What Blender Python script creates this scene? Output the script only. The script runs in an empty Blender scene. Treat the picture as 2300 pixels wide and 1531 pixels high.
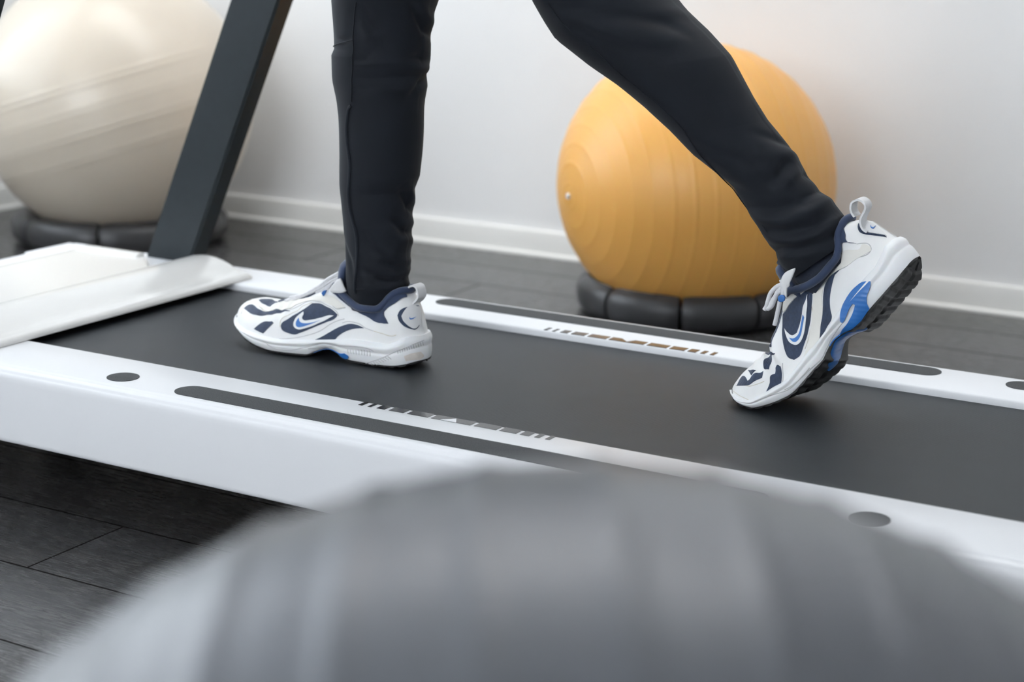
import bpy, bmesh, math, random
import numpy as np
from mathutils import Vector, Matrix
from mathutils.geometry import delaunay_2d_cdt
random.seed(7)
scene = bpy.context.scene
col = scene.collection
PI = math.pi
R_ = math.radians

# ---------------------------------------------------------------- camera
cam_d = bpy.data.cameras.new('camera'); cam = bpy.data.objects.new('camera', cam_d); col.objects.link(cam)
cam_d.sensor_width = 36.0; cam_d.lens = 61.8727; cam_d.clip_start = .05
RX_ = Vector([0.86585031, 0.5000595, 0.01561208]); UP_ = Vector([-0.13384095, 0.20145132, 0.97031127]); BK_ = Vector([0.48206829, -0.84223385, 0.24135513])
m = Matrix((RX_, UP_, BK_)).transposed().to_4x4(); m.translation = Vector((0, 0, .80)); cam.matrix_world = m
cam_d.dof.use_dof = True; cam_d.dof.focus_distance = 2.16; cam_d.dof.aperture_fstop = 4.0; cam_d.dof.aperture_blades = 0
scene.camera = cam

# ---------------------------------------------------------------- world, daylight, exposure
w = bpy.data.worlds.new('world'); scene.world = w; w.use_nodes = True
bg = w.node_tree.nodes['Background']; bg.inputs[0].default_value = (.80, .90, 1, 1); bg.inputs[1].default_value = 1.0
vs = scene.view_settings; vs.view_transform = 'Standard'; vs.look = 'None'; vs.gamma = 1; vs.use_curve_mapping = False; vs.exposure = 0.0
scene.cycles.max_bounces = 8; scene.cycles.diffuse_bounces = 5; scene.cycles.sample_clamp_indirect = 6
RM = dict(x0=-3.44, x1=2.6, y0=-3.2, y1=3.552, z1=2.75)       # room shell
def area(name, loc, target, sx, sy, power, colr):
    d = bpy.data.lights.new(name, 'AREA'); d.shape = 'RECTANGLE'; d.size = sx; d.size_y = sy; d.energy = power; d.color = colr
    o = bpy.data.objects.new(name, d); col.objects.link(o); o.location = loc
    o.rotation_euler = (Vector(target) - Vector(loc)).to_track_quat('-Z', 'Z').to_euler(); return o
# daylight standing outside each window pane
area('daylight_side_window', (RM['x0'] - .16, 1.75, 1.50), (0, 1.75, 1.50), 2.9, 2.1, 62, (.86, .935, 1.0))
area('daylight_front_window', (-1.0, RM['y0'] - .16, 1.70), (-1.0, 5, 1.70), 3.6, 1.5, 120, (.88, .94, 1.0))
area('front_ceiling_light_glow', (-1.45, -2.0, RM['z1'] - .07), (-1.45, -2.0, 0), 1.1, .5, 26, (1, .97, .94))
area('added_overhead_fill', (-1.75, 2.75, RM['z1'] - .07), (-1.75, 2.75, 0), 2.6, .9, 23, (.93, .97, 1))  # added overhead fill to brighten the deck tops and back wall

# ---------------------------------------------------------------- helpers
def tag(o, label=None, cat=None, group=None, kind=None):
    if label: o['label'] = label
    if cat: o['category'] = cat
    if group: o['group'] = group
    if kind: o['kind'] = kind
    return o
def empty(name, loc, rz=0.0):
    o = bpy.data.objects.new(name, None); col.objects.link(o); o.location = loc; o.rotation_euler = (0, 0, rz); o.empty_display_size = .1; return o
def mk(name, V, F, mat, parent=None, smooth=True, sharp=35, mats=None, fm=None):
    me = bpy.data.meshes.new(name); me.from_pydata([tuple(float(c) for c in v) for v in V], [], [tuple(int(i) for i in f) for f in F]); me.update()
    me.materials.append(mat)
    if mats:
        for x in mats: me.materials.append(x)
        for p, k in zip(me.polygons, fm): p.material_index = k
    bm = bmesh.new(); bm.from_mesh(me); bmesh.ops.remove_doubles(bm, verts=bm.verts, dist=1e-6); bmesh.ops.recalc_face_normals(bm, faces=bm.faces); bm.to_mesh(me); bm.free()
    if smooth:
        me.shade_smooth()
        if sharp < 180: me.set_sharp_from_angle(angle=R_(sharp))
    o = bpy.data.objects.new(name, me); col.objects.link(o)
    if parent is not None:
        o.parent = parent; o.matrix_parent_inverse = Matrix.Identity(4); 
        # vertices are written in world space; bring them into the parent's frame
        bpy.context.view_layer.update()
        me.transform(parent.matrix_world.inverted())
    return o
class MB:
    def __init__(s): s.V = []; s.F = []
    def add(s, V, F):
        k = len(s.V); s.V += [tuple(v) for v in V]; s.F += [tuple(i + k for i in f) for f in F]; return s
    def box(s, x0, x1, y0, y1, z0, z1, b=0.0):
        bm = bmesh.new(); bmesh.ops.create_cube(bm, size=1)
        for v in bm.verts: v.co = Vector(((x0+x1)/2 + v.co.x*(x1-x0), (y0+y1)/2 + v.co.y*(y1-y0), (z0+z1)/2 + v.co.z*(z1-z0)))
        if b > 0: bmesh.ops.bevel(bm, geom=bm.edges[:], offset=b, segments=3, affect='EDGES', profile=.5)
        bm.verts.ensure_lookup_table(); s.add([v.co[:] for v in bm.verts], [[v.index for v in f.verts] for f in bm.faces]); bm.free(); return s
    def grid(s, P, cu=False, cv=False):
        P = np.asarray(P); a, b = P.shape[:2]; F = []
        for i in range(a if cu else a - 1):
            for j in range(b if cv else b - 1):
                F.append((i*b + j, i*b + (j+1) % b, ((i+1) % a)*b + (j+1) % b, ((i+1) % a)*b + j))
        return s.add(P.reshape(-1, 3), F)
    def tube(s, pts, r, n=10, closed=False, flat=1.0, up=(0, 0, 1), caps=True):
        pts = [Vector(p) for p in pts]; N = len(pts); rr = r if hasattr(r, '__len__') else [r]*N; P = []
        last = None
        for i in range(N):
            a = pts[(i-1) % N] if closed or i > 0 else pts[i]; b = pts[(i+1) % N] if closed or i < N-1 else pts[i]
            t = (b - a).normalized(); u = Vector(up); e1 = t.cross(u)
            if e1.length < 1e-3: e1 = last or t.cross(Vector((1, 0, 0)))
            e1.normalize(); last = e1; e2 = t.cross(e1).normalized()
            P.append([pts[i] + (e1*math.cos(2*PI*k/n) + e2*math.sin(2*PI*k/n)*flat)*rr[i] for k in range(n)])
        k0 = len(s.V); s.grid(np.array([[list(q) for q in row] for row in P]), closed, True)
        if caps and not closed: s.F.append(tuple(k0 + k for k in range(n))[::-1]); s.F.append(tuple(k0 + (N-1)*n + k for k in range(n)))
        return s
    def prism(s, prof, x0, x1, axis='x'):
        """closed profile [(a, z)] pushed along x (a = y) or along y (a = x)"""
        n = len(prof); V = []
        for c in (x0, x1):
            for a, z in prof: V.append((c, a, z) if axis == 'x' else (a, c, z))
        F = [(i, (i+1) % n, n + (i+1) % n, n + i) for i in range(n)] + [tuple(range(n))[::-1], tuple(range(n, 2*n))]
        return s.add(V, F)
    def slab(s, poly, z0, z1):
        n = len(poly); V = [(x, y, z0) for x, y in poly] + [(x, y, z1) for x, y in poly]
        return s.add(V, [(i, (i+1) % n, n + (i+1) % n, n + i) for i in range(n)] + [tuple(range(n))[::-1], tuple(range(n, 2*n))])
    def build(s, name, mat, parent=None, smooth=True, sharp=35): return mk(name, s.V, s.F, mat, parent, smooth, sharp)
def catmull(P, k=6, closed=True, corner=55):
    P = [np.array(p, float) for p in P]; N = len(P); out = []
    def isc(i):
        if not closed and (i == 0 or i == N-1): return True
        a = P[i] - P[i-1]; b = P[(i+1) % N] - P[i]
        c = np.dot(a, b)/(np.linalg.norm(a)*np.linalg.norm(b) + 1e-12); return math.degrees(math.acos(max(-1, min(1, c)))) > corner
    cs = [isc(i) for i in range(N)]
    for i in range(N if closed else N-1):
        p1, p2 = P[i], P[(i+1) % N]
        m1 = np.zeros_like(p1) + (p2 - p1) if cs[i] else (p2 - P[i-1])/2
        m2 = (p2 - p1) if cs[(i+1) % N] else (P[(i+2) % N] - p1)/2
        for j in range(k):
            t = j/k; out.append((2*t**3-3*t*t+1)*p1 + (t**3-2*t*t+t)*m1 + (-2*t**3+3*t*t)*p2 + (t**3-t*t)*m2)
    if not closed: out.append(P[-1])
    return out

# ---------------------------------------------------------------- materials
def new_mat(name, base, rough=.5, metal=0, spec=.5, coat=0, coat_r=.1, sheen=0, sss=0, sss_col=None):
    m = bpy.data.materials.new(name); m.use_nodes = True; b = m.node_tree.nodes['Principled BSDF']
    b.inputs['Base Color'].default_value = (*base, 1); b.inputs['Roughness'].default_value = rough; b.inputs['Metallic'].default_value = metal
    b.inputs['Specular IOR Level'].default_value = spec; b.inputs['Coat Weight'].default_value = coat; b.inputs['Coat Roughness'].default_value = coat_r
    b.inputs['Sheen Weight'].default_value = sheen; b.inputs['Subsurface Weight'].default_value = sss
    if sss: b.inputs['Subsurface Radius'].default_value = sss_col or (.02, .01, .005); b.inputs['Subsurface Scale'].default_value = 1.0
    return m
class NT:
    def __init__(s, m): s.t = m.node_tree; s.b = s.t.nodes['Principled BSDF']; s.out = s.t.nodes['Material Output']
    def n(s, typ, **kw):
        x = s.t.nodes.new(typ)
        for k, v in kw.items(): setattr(x, k, v)
        return x
    def l(s, a, b): s.t.links.new(a, b)
    def math(s, op, a, b=None, c=None):
        x = s.n('ShaderNodeMath', operation=op)
        for i, v in enumerate((a, b, c)):
            if v is None: continue
            if isinstance(v, (int, float)): x.inputs[i].default_value = v
            else: s.l(v, x.inputs[i])
        return x.outputs[0]
    def coord(s, scale=(1, 1, 1), rot=(0, 0, 0)):
        g = s.n('ShaderNodeNewGeometry'); mp = s.n('ShaderNodeMapping'); mp.inputs['Scale'].default_value = scale; mp.inputs['Rotation'].default_value = rot
        s.l(g.outputs['Position'], mp.inputs['Vector']); return mp.outputs[0]
    def noise(s, vec, scale, detail=3, rough=.5, dist=0):
        x = s.n('ShaderNodeTexNoise'); x.inputs['Scale'].default_value = scale; x.inputs['Detail'].default_value = detail; x.inputs['Roughness'].default_value = rough; x.inputs['Distortion'].default_value = dist
        s.l(vec, x.inputs['Vector']); return x.outputs['Fac']
    def ramp(s, fac, stops):
        x = s.n('ShaderNodeValToRGB'); e = x.color_ramp.elements
        while len(e) < len(stops): e.new(.5)
        for q, (p, c) in zip(e, stops): q.position = p; q.color = (*c, 1) if len(c) == 3 else c
        s.l(fac, x.inputs[0]); return x.outputs['Color']
    def bump(s, h, strength=.3, dist=.001, prev=None):
        x = s.n('ShaderNodeBump'); x.inputs['Strength'].default_value = strength; x.inputs['Distance'].default_value = dist; s.l(h, x.inputs['Height'])
        if prev is not None: s.l(prev, x.inputs['Normal'])
        s.l(x.outputs[0], s.b.inputs['Normal']); return x.outputs[0]
    def mix(s, fac, a, b):
        x = s.n('ShaderNodeMix', data_type='RGBA')
        for i, v in ((0, fac), (6, a), (7, b)):
            if isinstance(v, (int, float)): x.inputs[i].default_value = v
            elif isinstance(v, tuple): x.inputs[i].default_value = (*v, 1)
            else: s.l(v, x.inputs[i])
        return x.outputs[2]
M = {}
def noisy(name, base, rough, var=.12, scale=12, bscale=None, bstr=.2, bdist=.0006, **kw):
    m = new_mat(name, base, rough, **kw); n = NT(m); c = n.coord()
    f = n.noise(c, scale, 4)
    n.l(n.ramp(f, [(.3, tuple(x*(1-var) for x in base)), (.7, tuple(min(1, x*(1+var)) for x in base))]), n.b.inputs['Base Color'])
    if bscale: n.bump(n.noise(c, bscale, 3), bstr, bdist)
    M[name] = m; return m
noisy('wall_paint', (.83, .83, .83), .75, var=.012, scale=3, bscale=260, bstr=.35, bdist=.0012, spec=.3)
noisy('ceiling_paint', (.85, .85, .84), .8, var=.01, scale=3)
noisy('white_gloss', (.73, .725, .71), .22, var=.008, scale=6, bscale=900, bstr=.02, bdist=.0003, coat=.3, coat_r=.08)
noisy('white_satin', (.765, .775, .80), .38, var=.008, scale=6, bscale=1200, bstr=.05, bdist=.0003)
noisy('trim_white', (.78, .775, .75), .4, var=.01, scale=5)
noisy('grip', (.058, .062, .067), .8, var=.5, scale=900, bscale=1500, bstr=.9, bdist=.0010)
noisy('mark_black', (.02, .02, .022), .16, var=.1, scale=20)
noisy('belt_rubber', (.017, .0205, .025), .50, var=.10, scale=25, bscale=None, spec=.38)
noisy('frame_steel', (.022, .030, .036), .40, var=.06, scale=60, bscale=1800, bstr=.08, bdist=.0003, metal=.25)
noisy('black_plastic', (.012, .012, .013), .45, var=.1, scale=30)
noisy('ring_plastic', (.040, .040, .043), .34, var=.08, scale=20, bscale=500, bstr=.06, bdist=.0004)
noisy('screw_dark', (.02, .02, .018), .5, var=.1, scale=100)
n = NT(M['belt_rubber']); wv = n.n('ShaderNodeTexWave', wave_type='BANDS'); wv.inputs['Scale'].default_value = 150; wv.inputs['Distortion'].default_value = .5
n.l(n.coord((1, 1, 1), (0, 0, R_(38))), wv.inputs['Vector']); nz = n.noise(n.coord(), 700, 3)
n.bump(n.math('ADD', n.math('MULTIPLY', wv.outputs['Fac'], .4), nz), .35, .0006)
# shoe and cloth
noisy('leather_white', (.86, .86, .86), .42, var=.02, scale=40, bscale=650, bstr=.12, bdist=.0005, sss=.05)
noisy('leather_cream', (.78, .765, .72), .45, var=.03, scale=40, bscale=650, bstr=.12, bdist=.0005)
noisy('foam_white', (.85, .855, .87), .45, var=.02, scale=30, bscale=400, bstr=.05, bdist=.0004, sss=.08)
noisy('seam_grey', (.55, .55, .56), .6, var=.03, scale=40)
noisy('seam_cream', (.70, .66, .58), .6, var=.03, scale=40)
noisy('mesh_navy', (.020, .038, .085), .62, var=.22, scale=220, bscale=1400, bstr=.6, bdist=.0006, sheen=.15)
noisy('collar_navy', (.022, .040, .095), .75, var=.12, scale=60, bscale=1200, bstr=.3, bdist=.0005, sheen=.3)
noisy('logo_white', (.86, .87, .88), .4, var=.01, scale=40)
noisy('logo_blue', (.045, .18, .52), .38, var=.05, scale=60)
noisy('arch_blue', (.030, .165, .50), .33, var=.06, scale=60)
noisy('outsole_black', (.012, .012, .013), .5, var=.2, scale=50, bscale=500, bstr=.2, bdist=.0006)
noisy('lace_white', (.74, .74, .76), .7, var=.06, scale=200, bscale=1500, bstr=.5, bdist=.0006)
noisy('tab_white', (.76, .76, .77), .6, var=.02, scale=40, bscale=1300, bstr=.3, bdist=.0004)
noisy('sock_navy', (.016, .022, .04), .9, var=.15, scale=200, bscale=900, bstr=.6, bdist=.0006, sheen=.2)
noisy('skin', (.62, .40, .30), .5, var=.05, scale=20, sss=.1)
noisy('trouser', (.0072, .0098, .0155), .80, var=.10, scale=18, bscale=1600, bstr=.25, bdist=.0004, sheen=.05, spec=.3)
noisy('trouser_side', (.0120, .0155, .0230), .80, var=.08, scale=18, bscale=1600, bstr=.25, bdist=.0004, sheen=.05, spec=.3)
n = NT(M['mesh_navy']); wv = n.n('ShaderNodeTexWave', wave_type='BANDS', bands_direction='X'); wv.inputs['Scale'].default_value = 170; wv.inputs['Distortion'].default_value = .6
n.l(n.coord((1, .3, .25)), wv.inputs['Vector']); n.bump(wv.outputs['Fac'], .5, .0006)
n = NT(M['arch_blue']); wv = n.n('ShaderNodeTexWave', wave_type='BANDS', bands_direction='Z'); wv.inputs['Scale'].default_value = 55
n.l(n.coord(), wv.inputs['Vector']); n.bump(wv.outputs['Fac'], .3, .0006)
noisy('scuff', (.76, .70, .65), .6, var=.12, scale=90)
# balls
def ball_mat(name, base, rough, coat, coat_r, var=.04, **kw):
    m = new_mat(name, base, rough, coat=coat, coat_r=coat_r, **kw); n = NT(m); c = n.coord()
    n.l(n.ramp(n.noise(c, 5, 4), [(.3, tuple(x*(1-var) for x in base)), (.7, tuple(min(1, x*(1+var)) for x in base))]), n.b.inputs['Base Color'])
    n.bump(n.noise(c, 350, 3), .08, .0005); M[name] = m
ball_mat('ball_orange', (.85, .43, .10), .42, .25, .28, sss=.15, sss_col=(.05, .02, .005))
ball_mat('ball_pearl', (.62, .545, .45), .36, .3, .22, sss=.12, sss_col=(.04, .03, .02))
ball_mat('ball_grey', (.070, .075, .089), .40, .15, .25)
# floor planks
m = new_mat('floor_plank', (.05, .048, .046), .4, spec=.75); M['floor'] = m; n = NT(m)
g = n.n('ShaderNodeNewGeometry'); sp = n.n('ShaderNodeSeparateXYZ'); n.l(g.outputs['Position'], sp.inputs[0]); X, Y = sp.outputs[0], sp.outputs[1]
PW, PL = .1730, 1.28
v = n.math('DIVIDE', n.math('SUBTRACT', Y, 1.2920), PW); row = n.math('FLOOR', v); fv = n.math('FRACT', v)
off = n.math('ADD', n.math('MULTIPLY', row, .47), 1.049)
uq = n.math('DIVIDE', n.math('ADD', X, off), PL); ci = n.math('FLOOR', uq); fu = n.math('FRACT', uq)
ev = n.math('MINIMUM', fv, n.math('SUBTRACT', 1, fv)); eu = n.math('MINIMUM', fu, n.math('SUBTRACT', 1, fu))
gap = n.math('MINIMUM', n.math('MULTIPLY', ev, PW), n.math('MULTIPLY', eu, PL))
gm = n.math('LESS_THAN', gap, .0015)
wn = n.n('ShaderNodeTexWhiteNoise', noise_dimensions='2D'); cb = n.n('ShaderNodeCombineXYZ'); n.l(row, cb.inputs[0]); n.l(ci, cb.inputs[1]); n.l(cb.outputs[0], wn.inputs['Vector'])
cb2 = n.n('ShaderNodeCombineXYZ'); n.l(n.math('MULTIPLY', X, .09), cb2.inputs[0]); n.l(Y, cb2.inputs[1]); n.l(n.math('MULTIPLY', wn.outputs['Value'], 7), cb2.inputs[2])
gr = n.noise(cb2.outputs[0], 380, 4, .55, .5); gr2 = n.noise(cb2.outputs[0], 28, 4, .55, 1.2)
cc = n.ramp(n.math('ADD', n.math('MULTIPLY', gr, .45), n.math('MULTIPLY', gr2, .55)), [(.30, (.034, .034, .036)), (.50, (.050, .050, .052)), (.72, (.066, .062, .060))])
vary = n.math('ADD', .82, n.math('MULTIPLY', wn.outputs['Value'], .36))
mx = n.n('ShaderNodeVectorMath', operation='SCALE'); n.l(cc, mx.inputs[0]); n.l(vary, mx.inputs['Scale'])
n.l(n.mix(gm, mx.outputs[0], (.012, .011, .011)), n.b.inputs['Base Color'])
n.l(n.math('ADD', .16, n.math('MULTIPLY', gr, .20)), n.b.inputs['Roughness'])
hgt = n.math('SUBTRACT', n.math('MULTIPLY', gr, .6), n.math('MULTIPLY', gm, 1.0)); n.bump(hgt, .18, .0010)
n.l(n.math('MULTIPLY', n.math('SUBTRACT', 1.0, gm), n.math('MULTIPLY', .85, n.math('MINIMUM', 1.0, n.math('MAXIMUM', .55, n.math('MULTIPLY', n.math('SUBTRACT', gr, .34), 5.0))))), n.b.inputs['Specular IOR Level'])
# glass and lamp
m = new_mat('window_glass', (1, 1, 1), .02); m.node_tree.nodes['Principled BSDF'].inputs['Transmission Weight'].default_value = 1; m.node_tree.nodes['Principled BSDF'].inputs['IOR'].default_value = 1.01; M['glass'] = m
m = new_mat('lamp_diffuser', (.9, .9, .9), .5); m.node_tree.nodes['Principled BSDF'].inputs['Emission Color'].default_value = (1, .97, .92, 1); m.node_tree.nodes['Principled BSDF'].inputs['Emission Strength'].default_value = 2.0; M['lamp'] = m

# ---------------------------------------------------------------- room
x0, x1, y0, y1, z1 = RM['x0'], RM['x1'], RM['y0'], RM['y1'], RM['z1']; T = .12
def struct(name, mb, mat, parent=None, smooth=False):
    o = mb.build(name, mat, parent, smooth)
    if parent is None: o['kind'] = 'structure'
    return o
struct('floor', MB().box(x0-T, x1+T, y0-T, y1+T, -.06, 0), M['floor'])
struct('ceiling', MB().box(x0-T, x1+T, y0-T, y1+T, z1, z1+.08), M['ceiling_paint'])
struct('wall_back', MB().box(x0-T, x1+T, y1, y1+T, 0, z1), M['wall_paint'])
struct('wall_right', MB().box(x1, x1+T, y0, y1, 0, z1), M['wall_paint'])
def wall_with_window(name, wname, axis, c0, c1, a0, a1, wa0, wa1, wz0, wz1, nm):
    mb = MB()
    def b(p, q, za, zb): mb.box(c0, c1, p, q, za, zb) if axis == 'x' else mb.box(p, q, c0, c1, za, zb)
    b(a0, wa0, 0, z1); b(wa1, a1, 0, z1); b(wa0, wa1, 0, wz0); b(wa0, wa1, wz1, z1)
    struct(name, mb, M['wall_paint'])
    fr = MB(); cc = (c0 + c1)/2; t = .045
    def f(p, q, za, zb, d=.03, bb=.004): fr.box(cc-d, cc+d, p, q, za, zb, bb) if axis == 'x' else fr.box(p, q, cc-d, cc+d, za, zb, bb)
    f(wa0, wa0+t, wz0, wz1); f(wa1-t, wa1, wz0, wz1); f(wa0+t, wa1-t, wz0, wz0+t); f(wa0+t, wa1-t, wz1-t, wz1)
    for k in range(1, nm): p = wa0 + (wa1-wa0)*k/nm; f(p-t/2, p+t/2, wz0+t, wz1-t, .026)
    w = struct(wname, fr, M['trim_white'], None, True)
    gl = MB(); 
    if axis == 'x': gl.box(cc-.004, cc+.004, wa0+t, wa1-t, wz0+t, wz1-t)
    else: gl.box(wa0+t, wa1-t, cc-.004, cc+.004, wz0+t, wz1-t)
    gl.build('window_pane', M['glass'], w, False)
    return w
wall_with_window('wall_left', 'window_1', 'x', x0-T, x0, y0, y1, .28, 3.22, .45, 2.55, 3)
wall_with_window('wall_front', 'window_2', 'y', y0-T, y0, x0, x1, -2.75, .75, 1.0, 2.40, 3)
def skirting(name, prof, a, b, axis, flip=False): struct(name, MB().prism(prof, a, b, axis), M['trim_white'], None, True)
def bbprof(c, s): return [(c, 0), (c + s*.022, 0), (c + s*.022, .004), (c + s*.018, .008), (c + s*.0125, .009), (c + s*.0125, .052), (c + s*.0105, .0575), (c + s*.006, .060), (c, .060)]
skirting('baseboard_back', bbprof(y1, -1), x0 + .012, x1, 'x')
skirting('baseboard_left', bbprof(x0, 1), y0, y1, 'y')
skirting('baseboard_right', bbprof(x1, -1), y0, y1 - .012, 'y')
skirting('baseboard_front', bbprof(y0, 1), x0 + .012, x1 - .012, 'x')
for lx, ly, hx, hy, lab in ((-1.45, -2.0, .54, .24, 'small white rectangular ceiling light near the front window'), (-1.75, 2.75, 1.29, .44, 'long white fill panel added on the ceiling above the treadmill front')):  # the long back fixture is an added fill panel, out of view
    lp = empty('ceiling_light', (lx, ly, z1)); tag(lp, lab, 'lamp', 'ceiling lights')
    MB().box(lx-hx-.03, lx+hx+.03, ly-hy-.03, ly+hy+.03, z1-.05, z1, .006).build('lamp_housing', M['trim_white'], lp)
    MB().box(lx-hx, lx+hx, ly-hy, ly+hy, z1-.058, z1-.05, .002).build('diffuser', M['lamp'], lp)

# ---------------------------------------------------------------- treadmill
YC = 1.95; TF, TR = -2.24, -.06
tm = empty('treadmill', (-1.3, YC, 0)); tag(tm, 'white treadmill with black running belt and slanted dark grey uprights', 'treadmill')
MB().box(TF+.04, TR-.12, YC-.29, YC+.29, .105, .165, .006).build('base_frame', M['black_plastic'], tm)
for fx in (-2.12, -.35):
    for s in (-1, 1):
        MB().box(fx-.035, fx+.035, YC+s*.20-.03, YC+s*.20+.03, 0, .107, .008).build('foot', M['black_plastic'], tm)
# running belt: loops round two rollers
bp = []
for k in range(13): a = PI/2 - PI*k/12; bp.append((TR-.09 + .028*math.cos(a), .162 + .028*math.sin(a)))
for k in range(13): a = -PI/2 - PI*k/12; bp.append((-2.06 + .028*math.cos(a), .162 + .028*math.sin(a)))
bq = []
for k in range(13): a = PI/2 - PI*k/12; bq.append((TR-.09 + .0255*math.cos(a), .162 + .0255*math.sin(a)))
for k in range(13): a = -PI/2 - PI*k/12; bq.append((-2.06 + .0255*math.cos(a), .162 + .0255*math.sin(a)))
P = np.array([[(x, y, z) for x, z in prof] for prof, y in ((bp, YC-.232), (bp, YC+.232), (bq, YC+.232), (bq, YC-.232))])
MB().grid(P, True, True).build('running_belt', M['belt_rubber'], tm, True, 40)
MB().box(-2.04, TR-.10, YC-.228, YC+.228, .166, .1862, .002).build('deck_board', M['black_plastic'], tm)
# side rails: top ledge, stepped shoulder, tall outer panel
def rail_prof(s):
    inn, q = .225, []
    base = [(inn, .1895), (inn, .1975), (inn+.0012, .1995), (inn+.003, .2002), (.333, .2002), (.3355, .1996), (.3372, .1978), (.3385, .1970), (.3430, .1962), (.3448, .1948), (.3455, .1925), (.3470, .1915),
            (.3485, .1895), (.3495, .186), (.350, .180), (.3505, .104), (.3500, .0995), (.3480, .0975), (.3450, .0965), (.320, .0965), (.318, .180), (.240, .1895)]
    return [(YC + s*a, z) for a, z in base]
def stadium(xa, xb, yc, r, n=18):
    return [(xb + r*math.cos(-PI/2 + PI*k/n), yc + r*math.sin(-PI/2 + PI*k/n)) for k in range(n+1)] + [(xa + r*math.cos(PI/2 + PI*k/n), yc + r*math.sin(PI/2 + PI*k/n)) for k in range(n+1)]
MARK = [[-1.1932, -1.1873], [-1.1794, -1.1746], [-1.1663, -1.1545], [-1.1485, -1.1272], [-1.1219, -1.0921], [-1.0877, -1.0327], [-1.0278, -0.9973], [-0.9929, -0.9701], [-0.9652, -0.9527], [-0.9459, -0.9392], [-0.9314, -0.9255]]
for s in (-1, 1):
    rl = MB().prism(rail_prof(s), TF+.02, TR-.04, 'x').build('side_rail', M['white_satin'], tm, True, 50)
    yp = YC + s*.3045
    MB().slab(stadium(-1.403, -.652, YC + s*.3050, .0215), .1999, .2010).build('grip_pad', M['grip'], rl, True, 30)
    for dx in (-1.519, -.522):
        MB().slab(stadium(dx-.0005, dx+.0005, YC + s*.3020, .0205), .1999, .2010).build('grip_dot', M['grip'], rl, True, 30)
    mb = MB()
    for i, (a, b) in enumerate(MARK):
        yi, yo = YC + s*.2265, YC + s*.2425; sk = 0.0
        mb.slab([(a, yo), (b, yo), (b + sk, yi), (a + sk, yi)], .1999, .2006)
    mb.build('scale_marking', M['mark_black'], rl, False)
    MB().slab([(-1.074, YC + s*.2425), (-1.052, YC + s*.2425), (-1.060, YC + s*.2290)], .2004, .2010).build('centre_arrow', M['white_satin'], rl, False)
# rear end caps
for s in (-1, 1):
    MB().box(TR-.13, TR, YC+s*.285-.068, YC+s*.285+.068, .095, .204, .012).build('rear_cap', M['black_plastic'], tm)
# plate under the uprights and the motor hood
MB().slab([(-2.205, YC-.3345), (-1.87, YC-.3345), (-1.87, YC+.3345), (-2.205, YC+.3345)], .196, .2009).build('mounting_plate', M['white_satin'], tm, False)
hp = [(-1.80, 1.62), (-1.80, 2.262), (-1.80, 2.10), (-1.925, 2.175), (-2.005, 2.243), (-2.135, 2.243)]
def hood():
    # hood surface: flat top falling away to the front, raised lip along both sides
    xs = np.concatenate([np.linspace(-1.80, -1.985, 12), np.linspace(-1.99, -2.02, 12), np.linspace(-2.03, -2.12, 10), np.linspace(-2.125, -2.255, 30)]); ys = np.linspace(-1, 1, 121)
    P = []
    for x in xs:
        row = []
        front = max(0, -2.13 - x)
        zt = .2075 - 1.15*(.13 - math.sqrt(max(0, .13**2 - front**2)))
        hw = .2935 - max(0, x + 2.005)*.93
        hw = max(hw, .2935 - .07) if x > -2.005 else .2935
        hw -= .06*(front/.13)**2
        for q in ys:
            y = YC + q*hw
            e = abs(q)*hw; lip = 0
            lip = .0060*np.clip((e - (hw-.030))/.012, 0, 1)*np.clip((-2.003-x)/.003, 0, 1)*(1-np.clip(front/.03, 0, 1))
            drop = .012*np.clip((e - (hw-.006))/.006, 0, 1)**2
            fall = 0
            row.append((x, y, zt + lip - drop - fall))
        P.append(row)
    P = np.array(P); k, l = P.shape[:2]
    mb = MB().grid(P)
    # skirts down to the rail level
    B = P.copy(); B[..., 2] = np.minimum(B[..., 2] - .004, .150)
    for e in (P[:, 0], P[:, -1]):
        Bq = e.copy(); Bq[:, 2] = np.minimum(e[:, 2] - .003, .190); mb.grid(np.stack([e, Bq]))
    e = P[-1]; Bq = e.copy(); Bq[:, 2] = .06; mb.grid(np.stack([e, Bq]))
    return mb
hd = hood().build('motor_hood', M['white_gloss'], tm, True, 45)
for sx, sy in ((-1.899, 1.862), (-1.934, 1.975)):
    mb = MB(); mb.add([(sx + .0035*math.cos(2*PI*k/12), sy + .0035*math.sin(2*PI*k/12), .2072) for k in range(12)] + [(sx + .002*math.cos(2*PI*k/12), sy + .002*math.sin(2*PI*k/12), .2084) for k in range(12)], [(k, (k+1) % 12, 12 + (k+1) % 12, 12 + k) for k in range(12)] + [tuple(range(12, 24))])
    mb.build('screw', M['screw_dark'], hd)
# bulging cover over the front roller
prof = [(-1.935, .2075), (-1.918, .2120), (-1.897, .2205), (-1.876, .2275), (-1.860, .2303), (-1.847, .2308), (-1.833, .2297), (-1.818, .2262), (-1.804, .2212), (-1.793, .2165), (-1.784, .2128), (-1.777, .2112), (-1.770, .2105), (-1.764, .2085), (-1.7605, .2050), (-1.760, .2010), (-1.768, .1995), (-1.80, .1995), (-1.935, .1995)]
pr = np.array(prof); P = []
for y, sc in ((YC-.352, .55), (YC-.3505, .80), (YC-.347, .95), (YC-.340, 1.0), (YC+.262, 1.0), (YC+.268, .97), (YC+.2715, .86), (YC+.2730, .62)):
    q = pr.copy(); cz, cx = .2005, -1.845; q[:, 1] = cz + (q[:, 1]-cz)*sc; q[:, 0] = cx + (q[:, 0]-cx)*(1 - .10*(1-sc)); P.append([(a, y, z) for a, z in q])
mb = MB().grid(np.array(P), False, True); nP = len(pr); mb.F.append(tuple(range(nP))); mb.F.append(tuple(range(7*nP, 8*nP))[::-1])
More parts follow.
